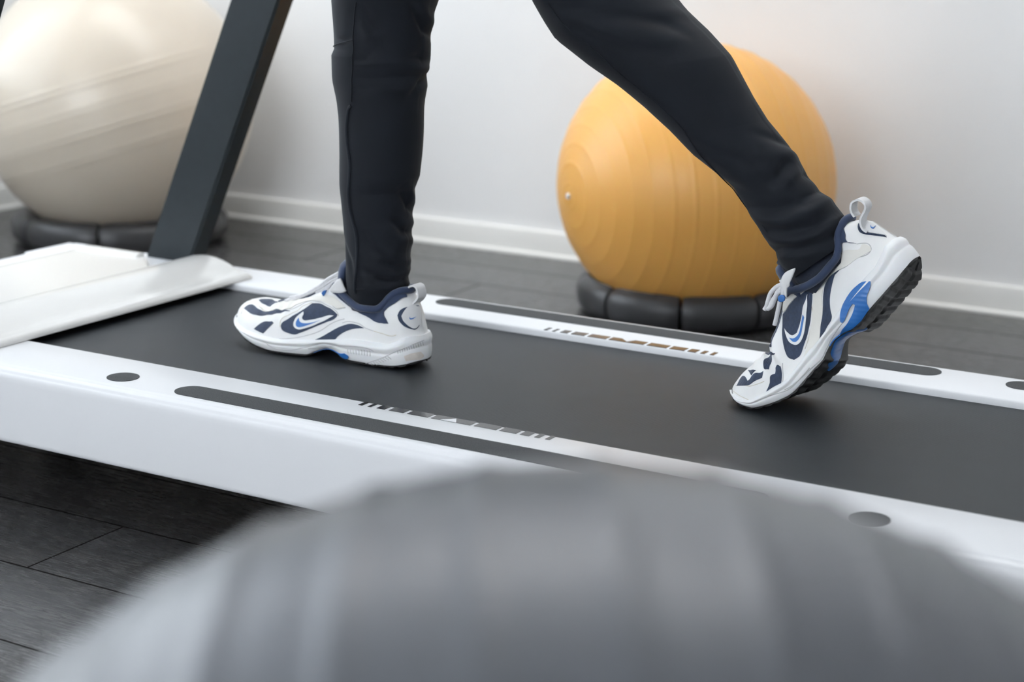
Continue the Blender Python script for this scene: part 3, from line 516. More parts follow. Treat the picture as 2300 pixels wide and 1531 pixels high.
PAN = {"F": {"P": [["eyestay", "leather_cream", "U", 0.0011, [[0.6661, 0.4901], [0.693, 0.423], [0.7139, 0.3871], [0.6946, 0.3405], [0.6676, 0.3795], [0.6636, 0.286], [0.656, 0.1716], [0.6263, 0.1774], [0.5826, 0.227], [0.5387, 0.3068], [0.5028, 0.3932], [0.4627, 0.4517], [0.4307, 0.4793], [0.4086, 0.5176], [0.4326, 0.6236], [0.4595, 0.6063], [0.5011, 0.4958], [0.5321, 0.4097], [0.5648, 0.382], [0.5866, 0.437], [0.6115, 0.4638], [0.6449, 0.4204]]], ["toe_panel", "mesh_navy", "U", 0.0006, [[0.7547, 0.1603], [0.7467, 0.0897], [0.7222, 0.027], [0.7, 0.0337], [0.6638, 0.1661], [0.6746, 0.214], [0.6779, 0.3192], [0.6998, 0.277], [0.7263, 0.2485]]], ["toe_band", "mesh_navy", "U", 0.0006, [[0.8127, 0.4983], [0.7938, 0.392], [0.7677, 0.3595], [0.7458, 0.3847], [0.7195, 0.4397], [0.6976, 0.455], [0.6665, 0.4855], [0.6445, 0.4253], [0.6111, 0.4684], [0.5874, 0.5043], [0.6156, 0.5141], [0.6577, 0.557], [0.7063, 0.589], [0.7446, 0.5972]]], ["toe_corner_panel", "mesh_navy", "U", 0.0006, [[0.7038, 0.8821], [0.684, 0.7685], [0.6651, 0.7109], [0.6361, 0.6956], [0.6287, 0.7283], [0.6408, 0.806], [0.6515, 0.8741], [0.6603, 0.9283]]], ["side_panel", "mesh_navy", "U", 0.0006, [[0.5201, 0.497], [0.4986, 0.5472], [0.4695, 0.6377], [0.4421, 0.689], [0.4308, 0.7146], [0.433, 0.7615], [0.4501, 0.8227], [0.501, 0.8672], [0.533, 0.9004], [0.5549, 0.9167], [0.5872, 0.8664], [0.598, 0.8113], [0.6, 0.7537], [0.5918, 0.6984], [0.5645, 0.6128], [0.5414, 0.5558]]], ["logo_outline", "logo_white", "U", 0.0014, [[0.5406, 0.6032], [0.5372, 0.6515], [0.5389, 0.7029], [0.5297, 0.7518], [0.5056, 0.7676], [0.4798, 0.7719], [0.4445, 0.7504], [0.4423, 0.7555], [0.462, 0.8086], [0.4939, 0.8386], [0.5264, 0.8597], [0.5417, 0.8607], [0.5533, 0.835], [0.5604, 0.7937], [0.5617, 0.7317], [0.5565, 0.6629]]], ["logo_fill", "logo_blue", "U", 0.002, [[0.5489, 0.6927], [0.5449, 0.7393], [0.5371, 0.7759], [0.5208, 0.7999], [0.4971, 0.8054], [0.4828, 0.8024], [0.5114, 0.8228], [0.536, 0.8347], [0.5469, 0.8234], [0.5527, 0.7911], [0.5535, 0.7394]]], ["side_stripe", "mesh_navy", "U", 0.0006, [[0.494, 0.9886], [0.451, 0.9448], [0.4041, 0.8502], [0.3804, 0.8029], [0.3549, 0.7957], [0.3276, 0.8413], [0.3567, 0.8613], [0.3944, 0.9232], [0.4166, 0.9688], [0.4331, 0.9939]]], ["collar", "collar_navy", "U", 0.0022, [[0.4592, 0.4032], [0.4451, 0.4163], [0.4078, 0.4479], [0.3669, 0.4874], [0.3195, 0.5842], [0.2516, 0.8049], [0.221, 0.8504], [0.2427, 0.7112], [0.2476, 0.6111], [0.2264, 0.5951], [0.1825, 0.539], [0.1267, 0.228], [0.1612, 0.0002], [0.1933, 0.0897], [0.2223, 0.1859], [0.2415, 0.2663], [0.2603, 0.3367], [0.2898, 0.1964], [0.3057, 0.2968], [0.3373, 0.2419], [0.3749, 0.1661], [0.4025, 0.1112], [0.4305, -0.0008], [0.4386, 0.0431], [0.4347, 0.1392], [0.4395, 0.2859]]], ["heel_inset", "mesh_navy", "U", 0.0006, [[0.1242, 0.5731], [0.1553, 0.6746], [0.1703, 0.7628], [0.1615, 0.8395], [0.1321, 0.9116], [0.0831, 0.9322], [0.0588, 0.9143], [0.0378, 0.8436], [0.0237, 0.6364], [0.0162, -0.2256], [0.0714, 0.3613]]], ["heel_patch", "tab_white", "U", 0.0018, [[0.1048, 0.4987], [0.1346, 0.6888], [0.1477, 0.7697], [0.1373, 0.8417], [0.1116, 0.8972], [0.0751, 0.9165], [0.0458, 0.8552], [0.0287, 0.7173], [0.0089, -0.3999], [0.0321, 0.1267], [0.0724, 0.3156]]], ["heel_logo", "logo_blue", "U", 0.0028, [[0.1009, 0.7447], [0.0981, 0.7719], [0.0834, 0.7454], [0.0577, 0.6731], [0.0816, 0.7598], [0.0965, 0.7918], [0.1028, 0.7794]]], ["arch_insert", "arch_blue", "M", 0.001, [[0.4943, 0.0], [0.4828, 0.0], [0.4598, 0.0], [0.4268, 0.0639], [0.3881, 0.3202], [0.3741, 0.2146], [0.3809, 0.054], [0.3959, 0.0], [0.4138, 0.0101], [0.4368, 0.0101], [0.4751, 0.0]]], ["scuff_mark", "scuff", "M", 0.0003, [[0.1348, 0.3334], [0.0888, 0.3815], [0.0444, 0.3607], [0.0335, 0.1417], [0.0491, 0.0391], [0.0911, 0.1057], [0.1259, 0.1282]]]], "L": [["seam_grey", "U", [[0.4864, 0.5154], [0.4643, 0.5785], [0.4378, 0.6362], [0.4094, 0.5318]]], ["seam_grey", "U", [[0.4089, 0.8179], [0.3888, 0.7713], [0.3521, 0.7619], [0.3231, 0.8355], [0.2904, 0.8739]]], ["seam_cream", "U", [[0.2904, 0.8739], [0.2449, 0.9419], [0.2066, 0.9663], [0.1834, 0.9679]]], ["seam_grey", "U", [[0.5991, 0.9705], [0.5552, 0.9584], [0.5114, 0.9374], [0.469, 0.902], [0.424, 0.7971], [0.4042, 0.7474]]], ["seam_cream", "U", [[0.816, 0.005], [0.8111, 0.2827], [0.8251, 0.47], [0.8185, 0.6557]]], ["seam_cream", "U", [[0.7271, 0.3546], [0.6983, 0.4258], [0.6698, 0.4869], [0.652, 0.3789], [0.6426, 0.3188]]], ["seam_grey", "U", [[0.6507, 0.2441], [0.5873, 0.4695], [0.5639, 0.4438], [0.5382, 0.4045], [0.4983, 0.5222], [0.4655, 0.6252], [0.4342, 0.6792], [0.4266, 0.7324]]], ["seam_cream", "U", [[0.6028, 0.7975], [0.6063, 0.6743], [0.5885, 0.5936], [0.5634, 0.5493], [0.5494, 0.4754], [0.522, 0.4726]]], ["seam_grey", "M", [[0.5028, 0.4075], [0.4634, 0.262], [0.4071, 0.6704], [0.3342, 0.7625], [0.2958, 0.7371], [0.2749, 0.65]]], ["seam_grey", "M", [[0.6503, 0.7174], [0.623, 0.3996], [0.5921, 0.2426], [0.5472, 0.3272], [0.5174, 0.5017], [0.4743, 0.6155]]], ["seam_grey", "M", [[0.3142, 0.0], [0.2339, 0.4188], [0.1881, 0.5955], [0.1354, 0.6307], [0.0776, 0.7225], [0.033, 0.8019]]], ["seam_grey", "M", [[0.1691, 0.6418], [0.1676, 0.495]]], ["seam_grey", "M", [[0.1572, 0.6418], [0.1554, 0.4977]]], ["seam_grey", "M", [[0.1454, 0.6377], [0.1433, 0.4978]]], ["seam_grey", "M", [[0.1335, 0.6394], [0.1314, 0.5025]]], ["seam_grey", "M", [[0.121, 0.6525], [0.1193, 0.5143]]], ["seam_grey", "M", [[0.1079, 0.6692], [0.1067, 0.5272]]], ["seam_grey", "M", [[0.0938, 0.6857], [0.0929, 0.5398]]], ["seam_grey", "M", [[0.0809, 0.7025], [0.0797, 0.553]]], ["seam_grey", "M", [[0.0692, 0.7182], [0.0671, 0.5656]]], ["seam_grey", "M", [[0.0578, 0.7326], [0.0545, 0.5775]]], ["seam_grey", "M", [[0.0468, 0.7457], [0.0435, 0.5877]]], ["seam_grey", "M", [[0.0386, 0.756], [0.0346, 0.5962]]], ["seam_grey", "M", [[0.3027, 0.005], [0.2874, 0.0]]], ["seam_grey", "M", [[0.2916, 0.0727], [0.2798, 0.0]]], ["seam_grey", "M", [[0.2807, 0.1398], [0.2686, 0.0082]]], ["seam_grey", "M", [[0.2699, 0.2027], [0.2566, 0.0729]]], ["seam_grey", "M", [[0.2591, 0.2624], [0.2451, 0.1323]]], ["seam_grey", "M", [[0.2483, 0.3195], [0.2335, 0.1888]]], ["seam_grey", "M", [[0.2374, 0.3747], [0.222, 0.2407]]], ["seam_grey", "M", [[0.2264, 0.4267], [0.2105, 0.2827]]], ["seam_grey", "M", [[0.2156, 0.4664], [0.199, 0.3165]]], ["seam_grey", "M", [[0.378, 0.5715], [0.3735, 0.3678]]], ["seam_grey", "M", [[0.3679, 0.5818], [0.3639, 0.3735]]], ["seam_grey", "M", [[0.3578, 0.5904], [0.3541, 0.3753]]], ["seam_grey", "M", [[0.3474, 0.6006], [0.3441, 0.3776]]], ["seam_grey", "M", [[0.3368, 0.6116], [0.334, 0.3801]]], ["seam_grey", "M", [[0.3261, 0.6226], [0.3237, 0.3826]]], ["seam_grey", "M", [[0.3152, 0.6331], [0.3133, 0.3849]]], ["seam_grey", "M", [[0.3043, 0.6431], [0.3027, 0.387]]], ["seam_grey", "M", [[0.2932, 0.6529], [0.2919, 0.389]]]]}, "R": {"P": [["eyestay", "leather_cream", "U", 0.0011, [[0.4921, 0.3898], [0.5114, 0.2936], [0.4981, 0.1055], [0.456, 0.0352], [0.3755, 0.0854], [0.2953, 0.1558], [0.2254, 0.7792], [0.1836, 0.8437], [0.1733, 0.922], [0.1925, 0.9342], [0.2544, 0.8228], [0.322, 0.5033], [0.3685, 0.377], [0.399, 0.3499], [0.422, 0.3017], [0.4503, 0.4066]]], ["strap", "leather_cream", "U", 0.001, [[0.3987, 0.3939], [0.3728, 0.5628], [0.4186, 0.8558], [0.4599, 0.949], [0.4915, 0.995], [0.5287, 1.0], [0.5555, 1.0], [0.5682, 1.0], [0.5301, 0.9634], [0.4888, 0.8869], [0.4463, 0.7939], [0.4127, 0.5992]]], ["side_panel", "mesh_navy", "U", 0.0006, [[0.4045, 0.3852], [0.4159, 0.5817], [0.4497, 0.7803], [0.4899, 0.861], [0.517, 0.8983], [0.5415, 0.9337], [0.5607, 0.9024], [0.5679, 0.8042], [0.5592, 0.6513], [0.5441, 0.4975], [0.5316, 0.4247], [0.5145, 0.3026], [0.4934, 0.3968], [0.4517, 0.426], [0.4232, 0.3347]]], ["logo_outline", "logo_white", "U", 0.0014, [[0.422, 0.4664], [0.4458, 0.6807], [0.4816, 0.7932], [0.5063, 0.8408], [0.5247, 0.8467], [0.5363, 0.8047], [0.5423, 0.7063], [0.5381, 0.595], [0.5313, 0.5123], [0.5312, 0.6034], [0.5264, 0.7036], [0.5135, 0.7497], [0.4789, 0.7089], [0.4412, 0.593]]], ["logo_fill", "logo_blue", "U", 0.002, [[0.4708, 0.7066], [0.4729, 0.7421], [0.4955, 0.7852], [0.5114, 0.8129], [0.5263, 0.8075], [0.5345, 0.7615], [0.5357, 0.6798], [0.5281, 0.7484], [0.5129, 0.7794], [0.493, 0.7523]]], ["side_stripe", "mesh_navy", "U", 0.0006, [[0.3016, 0.5896], [0.3261, 0.5591], [0.3459, 0.6487], [0.375, 0.7982], [0.4027, 0.9258], [0.4174, 0.9769], [0.4481, 0.9835], [0.4904, 1.0], [0.4593, 0.9512], [0.418, 0.8588], [0.3852, 0.6824], [0.3595, 0.4909], [0.3309, 0.4044]]], ["toe_corner_panel", "mesh_navy", "U", 0.0006, [[0.6148, 0.7308], [0.6048, 0.786], [0.6127, 0.8415], [0.6401, 0.9636], [0.6716, 0.9496], [0.7, 0.9583], [0.6771, 0.8711], [0.6675, 0.7865], [0.6588, 0.7657], [0.6457, 0.7788], [0.6339, 0.7164]]], ["vamp_panel", "mesh_navy", "U", 0.0006, [[0.5937, 0.5305], [0.6364, 0.4966], [0.6531, 0.5303], [0.6629, 0.6455], [0.6773, 0.6067], [0.6792, 0.5356], [0.6732, 0.402], [0.6556, 0.2877]]], ["toe_band", "mesh_navy", "U", 0.0006, [[0.6861, 0.5966], [0.6993, 0.6822], [0.7664, 0.6599], [0.8096, 0.6467], [0.8866, 0.5688], [0.8706, 0.3765], [0.8526, 0.2888], [0.8249, 0.3805], [0.7969, 0.5503], [0.7844, 0.5445], [0.7606, 0.5109], [0.724, 0.517]]], ["toe_panel", "mesh_navy", "U", 0.0006, [[0.812, 0.1922], [0.7243, 0.4499], [0.7662, 0.47]]], ["collar", "collar_navy", "U", 0.0022, [[0.456, 0.0352], [0.4253, 0.0352], [0.3679, 0.0955], [0.2798, 0.2261], [0.1997, 0.777], [0.2169, 0.6633], [0.2136, 0.5725], [0.1955, 0.4902], [0.1649, 0.0754], [0.1457, 0.0653], [0.161, 0.0754], [0.1802, 0.0854], [0.1917, 0.1055], [0.218, 0.2146], [0.2453, 0.2161], [0.2536, 0.2362], [0.3755, 0.0854], [0.4433, -0.0151], [0.4483, -0.005]]], ["heel_inset", "mesh_navy", "U", 0.0006, [[0.1177, 0.4067], [0.1394, 0.5637], [0.1503, 0.6798], [0.141, 0.7712], [0.1196, 0.8461], [0.079, 0.9363], [0.0682, 0.8235], [0.071, 0.603], [0.0938, 0.4454]]], ["heel_patch", "tab_white", "U", 0.0018, [[0.107, 0.3811], [0.1245, 0.6049], [0.1309, 0.7161], [0.1169, 0.7967], [0.0764, 0.9018], [0.076, 0.928], [0.0612, 0.7814], [0.057, 0.5022], [0.0763, 0.2976]]], ["heel_logo", "logo_blue", "U", 0.0028, [[0.0841, 0.5943], [0.0912, 0.6723], [0.0854, 0.6903], [0.0656, 0.6372], [0.0867, 0.716], [0.0962, 0.7172], [0.0948, 0.6718]]], ["arch_insert", "arch_blue", "S", 0.0012, [[0.2615, 0.4269], [0.2802, 0.5583], [0.3157, 0.6299], [0.3531, 0.6031], [0.3823, 0.489], [0.4022, 0.3114], [0.4032, 0.2319], [0.3902, 0.2736], [0.3639, 0.3758], [0.3442, 0.3954], [0.3422, 0.3303], [0.3631, 0.2527], [0.4022, 0.1375], [0.4368, 0.0], [0.4751, 0.0], [0.4368, 0.0], [0.3947, 0.0], [0.3679, 0.0], [0.3244, 0.0236], [0.3169, 0.1389], [0.2996, 0.2614], [0.2761, 0.3322]]]], "L": [["seam_grey", "U", [[0.4909, 0.3824], [0.4415, 0.4101], [0.3979, 0.3149], [0.3588, 0.416], [0.317, 0.5343], [0.2731, 0.7367], [0.2203, 0.907], [0.1826, 0.936], [0.1699, 0.8781], [0.1999, 0.7827]]], ["seam_grey", "U", [[0.3321, 0.4308], [0.3551, 0.4666], [0.386, 0.7227], [0.4322, 0.8974], [0.4891, 1.0]]], ["seam_cream", "U", [[0.4002, 0.3809], [0.4463, 0.7939], [0.4894, 0.8841], [0.5228, 0.9346]]], ["seam_grey", "U", [[0.5538, 0.9811], [0.5709, 1.0], [0.5938, 1.0]]], ["seam_grey", "U", [[0.5904, 0.7815], [0.6365, 0.9783]]], ["seam_cream", "U", [[0.9025, 0.508], [0.7539, 0.7241], [0.6938, 0.7719]]], ["seam_cream", "U", [[0.9167, 0.758], [0.817, 0.9014], [0.765, 0.9861], [0.709, 1.0]]], ["seam_grey", "U", [[0.1687, 0.0754], [0.2058, 0.4694], [0.2188, 0.6288], [0.2051, 0.7374]]], ["seam_grey", "M", [[0.6376, 0.4875], [0.556, 0.2093], [0.4885, 0.1059], [0.4241, 0.379], [0.3764, 0.6591]]], ["seam_grey", "M", [[0.6966, 0.6736], [0.6285, 0.3659], [0.5425, 0.2448]]], ["seam_grey", "U", [[0.2453, 1.0], [0.2108, 1.0], [0.1649, 1.0], [0.0844, 1.0]]]]}}

# ---------------------------------------------------------------- the person on the belt
person = empty('person', (-1.10, 1.98, .19)); tag(person, 'person in dark navy track trousers and white running shoes striding on the treadmill belt', 'person')


# trousers: two legs lofted through measured sections, joined at the seat
def leg_rows(rows, ext, y0, k, bend_y):
    out = []
    for x, z, r in ext: out.append((x, z, 1.0, 0.0, r, r*.98, y0 + bend_y(z)))
    for xl, zl, xr, zr in rows:
        d = math.hypot(xr-xl, zr-zl); out.append(((xl+xr)/2, (zl+zr)/2, (xr-xl)/d, (zr-zl)/d, d/2/k, d/2/k*.96, y0 + bend_y((zl+zr)/2)))
    return np.array(out)
def leg_fn(R):
    n = len(R); idx = np.arange(n)
    def f(r, ph):
        """r in rows, ph angle: pi = front (-x) edge, 1.5 pi = side facing the camera"""
        q = [np.interp(r, idx, R[:, j]) for j in range(7)]
        c, s = np.cos(ph), np.sin(ph)
        nrm = np.stack([q[2]*c, s, q[3]*c], -1)
        P = np.stack([q[0] + q[2]*q[4]*c, q[6] + q[5]*s, q[1] + q[3]*q[4]*c], -1)
        return P, nrm/np.linalg.norm(nrm, axis=-1, keepdims=True)
    return f
RF = leg_rows(LEG_F, [(-1.165, 1.06, .092), (-1.185, .97, .093), (-1.225, .88, .090), (-1.265, .80, .086), (-1.295, .73, .080)], 1.94, KF, lambda z: -.01*max(0, z-.7)*0)
RB = leg_rows(LEG_B, [(-1.140, 1.06, .098), (-1.130, .97, .100), (-1.110, .88, .098), (-1.085, .80, .095), (-1.065, .745, .093)], 2.055, KB, lambda z: 0)
def leg_mesh(R, folds, N, Mp, hem):
    f = leg_fn(R); rows = np.linspace(0, len(R)-1, N)[:, None]; ph = np.linspace(0, 2*PI, Mp, endpoint=False)[None, :]
    P, nr = f(rows + 0*ph, ph + 0*rows); D = np.zeros(P.shape[:2])
    for pts, amp, wd in folds:
        Q, _ = f(np.array([p[0] for p in pts]), np.array([p[1] for p in pts])); d = np.full(D.shape, 1e9); tb = np.zeros(D.shape)
        L = len(Q) - 1
        for i in range(L):
            a, b = Q[i], Q[i+1]; ab = b - a; t = np.clip(((P-a)@ab)/(ab@ab + 1e-12), 0, 1); dd = np.linalg.norm(P - (a + t[..., None]*ab), axis=-1)
            m_ = dd < d; d = np.where(m_, dd, d); tb = np.where(m_, (i+t)/L, tb)
        fade = np.sin(PI*np.clip(tb*.9+.05, 0, 1))**.6
        D += amp*fade*np.exp(-(d/wd)**2)
    # soft drape everywhere
    D += .0006*np.sin(P[..., 2]*46 + 2.1*np.sin(P[..., 0]*21) + ph*1.5)*np.sin(ph*2 + P[..., 2]*13)
    P = P + nr*D[..., None]
    mb = MB(); mb.grid(P, False, True)
    # hem: turned in
    e = P[-1]; c = e.mean(0); ins = c + (e-c)*.93; up = ins - (P[-1].mean(0) - P[-5].mean(0))*1.5
    mb.grid(np.stack([e, ins, up]), False, True)
    return mb, f
mbF, fF = leg_mesh(RF, [(a, b*1.5, c) for a, b, c in FOLD_F], 300, 150, 0); mbB, fB = leg_mesh(RB, [(a, b*1.25, c) for a, b, c in FOLD_B], 300, 150, 0)
tr = MB(); tr.add(mbF.V, mbF.F); tr.add(mbB.V, mbB.F)
P = []
for z, rx, ry, cx in ((.985, .085, .130, -1.150), (1.01, .105, .160, -1.150), (1.05, .115, .170, -1.150), (1.12, .115, .172, -1.15), (1.18, .105, .160, -1.15), (1.20, .102, .156, -1.15)):
    P.append([(cx + rx*math.cos(2*PI*k/64), 1.995 + ry*math.sin(2*PI*k/64), z) for k in range(64)])
tr.grid(np.array(P), False, True); tr.F.append(tuple(len(tr.V)-384+k for k in range(64))[::-1])
trousers = tr.build('trousers', M['trouser'], person, True, 180)
def on_leg(f, pts, r, name, mat, off=.0008, n=8):
    Q = catmull(pts, 8, False, 180); P, nr = f(np.array([q[0] for q in Q]), np.array([q[1] for q in Q])); Pf = P + nr*off
    MB().tube([tuple(p) for p in Pf], r, n, up=(0, 1, 0)).build(name, mat, trousers)
for pts in SEAM_F: on_leg(fF, pts, .0008, 'seam', M['trouser'])
for pts in ZIP_F: on_leg(fF, pts, .0024, 'zip_piping', M['trouser_side'], .0008)
for pts in SEAM_B: on_leg(fB, pts, .0008, 'seam', M['trouser'])

# ---------------------------------------------------------------- running shoes
def side_surf(s, t, nl=True):
    s = np.asarray(s, float); t = np.asarray(t, float); u = s_to_u(s); w = z_bottom(u) + .0035 + t*.05
    lat, med = W_LAT(u), W_MED(u); wn = lat if nl else med
    v = np.clip((w - z_bottom(u) - .0035)/(z_sole(u) - z_bottom(u) - .0035), 0, 1)
    n1 = wn + .0042*np.sin(np.pi*v)**.7 + .0008 - .007*np.exp(-((u-.135)/.02)**2)*(1-v)
    h = np.clip((w - z_sole(u) + .004)/(z_top(u) - z_sole(u) + .004), 0, .999); p = P_EXP(u)
    n2 = (wn - .0015)*(1 - h**p)**(1/p)*(1 - TAPER(u)*h)
    k = np.clip((w - z_sole(u))/.004 + .5, 0, 1)
    return np.stack([u, n1*(1-k) + n2*k, w], -1)
SURF = dict(U=upper_surf, M=mid_surf, S=side_surf)
def shoe(place, nl, PD, LD, tab, tabw, laces, leaves, wrinkle, far_drop):
    s = np.linspace(.0005, .9995, 150)[:, None]; t = np.linspace(-1, 1, 110)[None, :]
    L = upper_surf(s + 0*t, t + 0*s, nl)
    if wrinkle: L = L + wrinkle(L)
    up = MB().grid(place(L)).build('running_shoe', M['leather_white'], person, True, 180)
    def sub(name, mb, mat, sharp=40): return mb.build(name, mat, up, True, sharp)
    # midsole: side walls, top shelf and underside in one loft
    tt = np.concatenate([np.linspace(0, 1, 22), -np.linspace(1, 0, 22) - 1e-9])
    s2 = np.linspace(.0005, .9995, 160)[:, None]; sec = mid_surf(s2 + 0*tt[None], tt[None] + 0*s2, nl)
    sub('midsole', MB().grid(place(sec), False, True), M['foam_white'], 60)
    # outsole with lugs
    so = np.linspace(.0005, .9995, 420)[:, None]; q = np.linspace(-1, 1, 25)[None, :]
    lo = mid_surf(so[:, 0], 0*so[:, 0], nl); hi = mid_surf(so[:, 0], 0*so[:, 0] - 1e-9, nl)
    U = lo[:, 0]; nn, nf = lo[:, 1], hi[:, 1]
    bot = np.zeros((420, 25, 3)); top = np.zeros((420, 25, 3))
    for j in range(25):
        f = q[0, j]*.5 + .5; n_ = nf + (nn - nf)*f
        lug = ((U*1000 + 5*abs(q[0, j])) % 14 > 3.5).astype(float)*np.where(abs(q[0, j]) > .12, 1, .2)*np.where((U > .118) & (U < .158), 0, 1)
        lug = np.convolve(lug, np.ones(5)/5, 'same')
        base = z_bottom(U) + .0040
        fd = far_drop*max(0, -q[0, j]*.5+.5)**1.3*np.clip(U/.02, 0, 1)*(1 - .6*np.exp(-((U-.138)/.02)**2))*np.clip((.27-U)/.05, 0, 1)
        edge = max(0, abs(q[0, j]) - .85)/.15
        bot[:, j] = np.stack([U, n_*1.01, base - .0040*(.35 + .65*lug)*(1 - .35*edge) - fd], -1); top[:, j] = np.stack([U, n_*1.012, base + .0018 + .0*U], -1)
    mb = MB(); ringm = np.concatenate([bot, top[:, ::-1]], 1); mb.grid(place(ringm), False, True)
    sub('outsole', mb, M['outsole_black'], 35)
    # blue shank plate under the arch
    us = np.linspace(.105, .178, 24); P = []
    for u in us:
        k = math.sin(PI*(u-.105)/.073)**.4 if .105 < u < .178 else 0; hw = .017*k + .003; z = float(z_bottom(u)) + .0040
        P.append([(u, hw*math.cos(a), z - .0012 - .0028*max(0, math.sin(a)) - far_drop*(.5-.5*math.cos(a)*.5)**1.3*(1-.6*math.exp(-((u-.138)/.02)**2))) for a in np.linspace(-.3, PI+.3, 14)])
    sub('shank_plate', MB().grid(place(np.array(P)), False, True), M['arch_blue'])
    # panels lying on the surfaces
    def _s(u): return float(u_to_s(u))
    strip = ['tongue_strip', 'mesh_navy', 'U', .0005, [[_s(.153), -.20], [_s(.18), -.26], [_s(.21), -.26], [_s(.236), -.16], [_s(.242), 0], [_s(.236), .16], [_s(.21), .26], [_s(.18), .26], [_s(.153), .20]]]
    for nm, mt, sf, off, poly in [strip] + list(PD):
        S = SURF[sf]; pl = catmull([(a*SL/.9, b*.09) for a, b in poly], 5, True, 50)
        pts = [Vector((float(p[0]), float(p[1]))) for p in pl]; x0_, x1_ = min(p.x for p in pts), max(p.x for p in pts); y0_, y1_ = min(p.y for p in pts), max(p.y for p in pts)
        nb = len(pts); st = .0022; grid = []
        def inside(x, y):
            c = False
            for i in range(nb):
                a, b = pts[i], pts[i-1]
                if (a.y > y) != (b.y > y) and x < (b.x-a.x)*(y-a.y)/(b.y-a.y) + a.x: c = not c
            return c
        X_ = x0_ + st/2
        while X_ < x1_:
            Y_ = y0_ + st/2
            while Y_ < y1_:
                if inside(X_, Y_) and min((p - Vector((X_, Y_))).length for p in pts) > st*.4: grid.append(Vector((X_, Y_)))
                Y_ += st
            X_ += st
        vo, eo, fo, *_r = delaunay_2d_cdt(pts + grid, [], [list(range(nb))], 1, 1e-6)
        if not fo: continue
        a = np.array([p[0] for p in vo])*.9/SL; b = np.array([p[1] for p in vo])/.09
        b = np.clip(b, -1 if sf == 'U' else 0, 1); a = np.clip(a, .001, .999)
        def ev(a_, b_):
            L_ = S(a_, b_, nl)
            if sf == 'U' and wrinkle: L_ = L_ + wrinkle(L_)
            return place(L_)
        Pm = ev(a, b); e = 2e-3; bb = np.where(b > .99, b - e, b)
        dA = ev(a + e, bb) - ev(a - e, bb); dB = ev(a, bb + e*.5) - ev(a, bb - e*.5); nr = np.cross(dA, dB); nr /= (np.linalg.norm(nr, axis=-1, keepdims=True) + 1e-12)
        ctr = place(np.array([[.12, 0, .04]]))[0]
        nr = np.where((np.einsum('ij,ij->i', nr, Pm - place(np.stack([s_to_u(a), 0*a, 0*a + .035], -1))) < 0)[:, None], -nr, nr)
        top_ = Pm + nr*off; low = Pm - nr*.0006
        nv = len(vo); V = np.concatenate([top_, low]); Fc = [tuple(f) for f in fo]
        # rim
        cnt = {}
        for f in fo:
            for i in range(len(f)):
                k = (f[i], f[(i+1) % len(f)]); cnt[k] = 1
        rim = [k for k in cnt if (k[1], k[0]) not in cnt]
        Fc += [(k[1], k[0], k[0]+nv, k[1]+nv) for k in rim]
        mk(nm, V, Fc, M[mt], up, True, 40)
    groups = {}
    for mt, sf, poly in LD:
        pl = catmull(poly, 5, False, 180); a = np.clip(np.array([p[0] for p in pl]), .001, .999); b = np.clip(np.array([p[1] for p in pl]), -1 if sf == 'U' else 0, 1)
        L_ = SURF[sf](a, b, nl)
        if sf == 'U' and wrinkle: L_ = L_ + wrinkle(L_)
        Q = place(L_)
        if sf == 'U': sub('stitching', MB().tube([tuple(p) for p in Q], .00055, 6, up=(0, 1, 0)), M[mt], 180)
        else: groups.setdefault((mt, sf), MB()).tube([tuple(p) for p in Q], .00065, 6, up=(0, 1, 0))
    for (mt, sf), g_ in groups.items(): sub('stitching' if sf == 'U' else 'sole_groove', g_, M[mt], 180)
    # padded collar roll and lining
    K = 72; loop = []
    for k in range(K):
        a = 2*PI*k/K; u = .084 + .066*math.cos(a) if math.cos(a) > 0 else .084 + .060*math.cos(a)
        hw = .0300 if u < .09 else .0300 - .010*((u-.09)/.06)
        n_ = hw*math.sin(a)
        loop.append((u, n_, float(z_top(np.clip(u, .02, .15))) + .0005))
    Lp = np.array(loop); sub('collar_roll', MB().tube([tuple(p) for p in place(Lp)], .0050, 12, True, up=(0, 0, 1)), M['collar_navy'], 180)
    P = [[(.084 + (p[0]-.084)*f, p[1]*f, p[2] + .001 - .003*(1-f)) for p in loop] for f in (1, .8, .6, .4, .2, .02)]
    sub('lining', MB().grid(place(np.array(P)), False, True), M['sock_navy'], 180)
    # tongue: padded, rounded top
    P = []
    path = [(.137, .083, .018, .006), (.1325, .095, .020, .0085), (.1305, .106, .021, .0098), (.129, .116, .021, .0102), (.127, .1245, .0195, .0095), (.1245, .1300, .014, .0075), (.123, .1325, .006, .004)]
    for i, (u, w_, hw, th_) in enumerate(path):
        P.append([(u + th_*math.cos(a)*.9 - .006*(abs(math.sin(a)))**2, hw*math.sin(a), w_ + th_*.35*math.cos(a)) for a in np.linspace(0, 2*PI, 28, endpoint=False)])
    sub('tongue', MB().grid(place(np.array(P)), False, True), M['collar_navy'], 180)
    # sock between shoe and trouser hem
    P = []
    for w_, f in ((.070, 1.0), (.085, .97), (.100, .92), (.118, .90), (.135, .88)):
        P.append([(.082 + .047*f*math.cos(a), .0275*f*math.sin(a), w_) for a in np.linspace(0, 2*PI, 40, endpoint=False)])
    sub('sock', MB().grid(place(np.array(P)), False, True), M['sock_navy'], 180)
    # pull tab loop at the heel
    pts = catmull(tab[0], 6, False, 180); y0_, y1_ = tab[1], tab[2]; N = len(pts); d = [np.array(p) for p in pts]; P = []
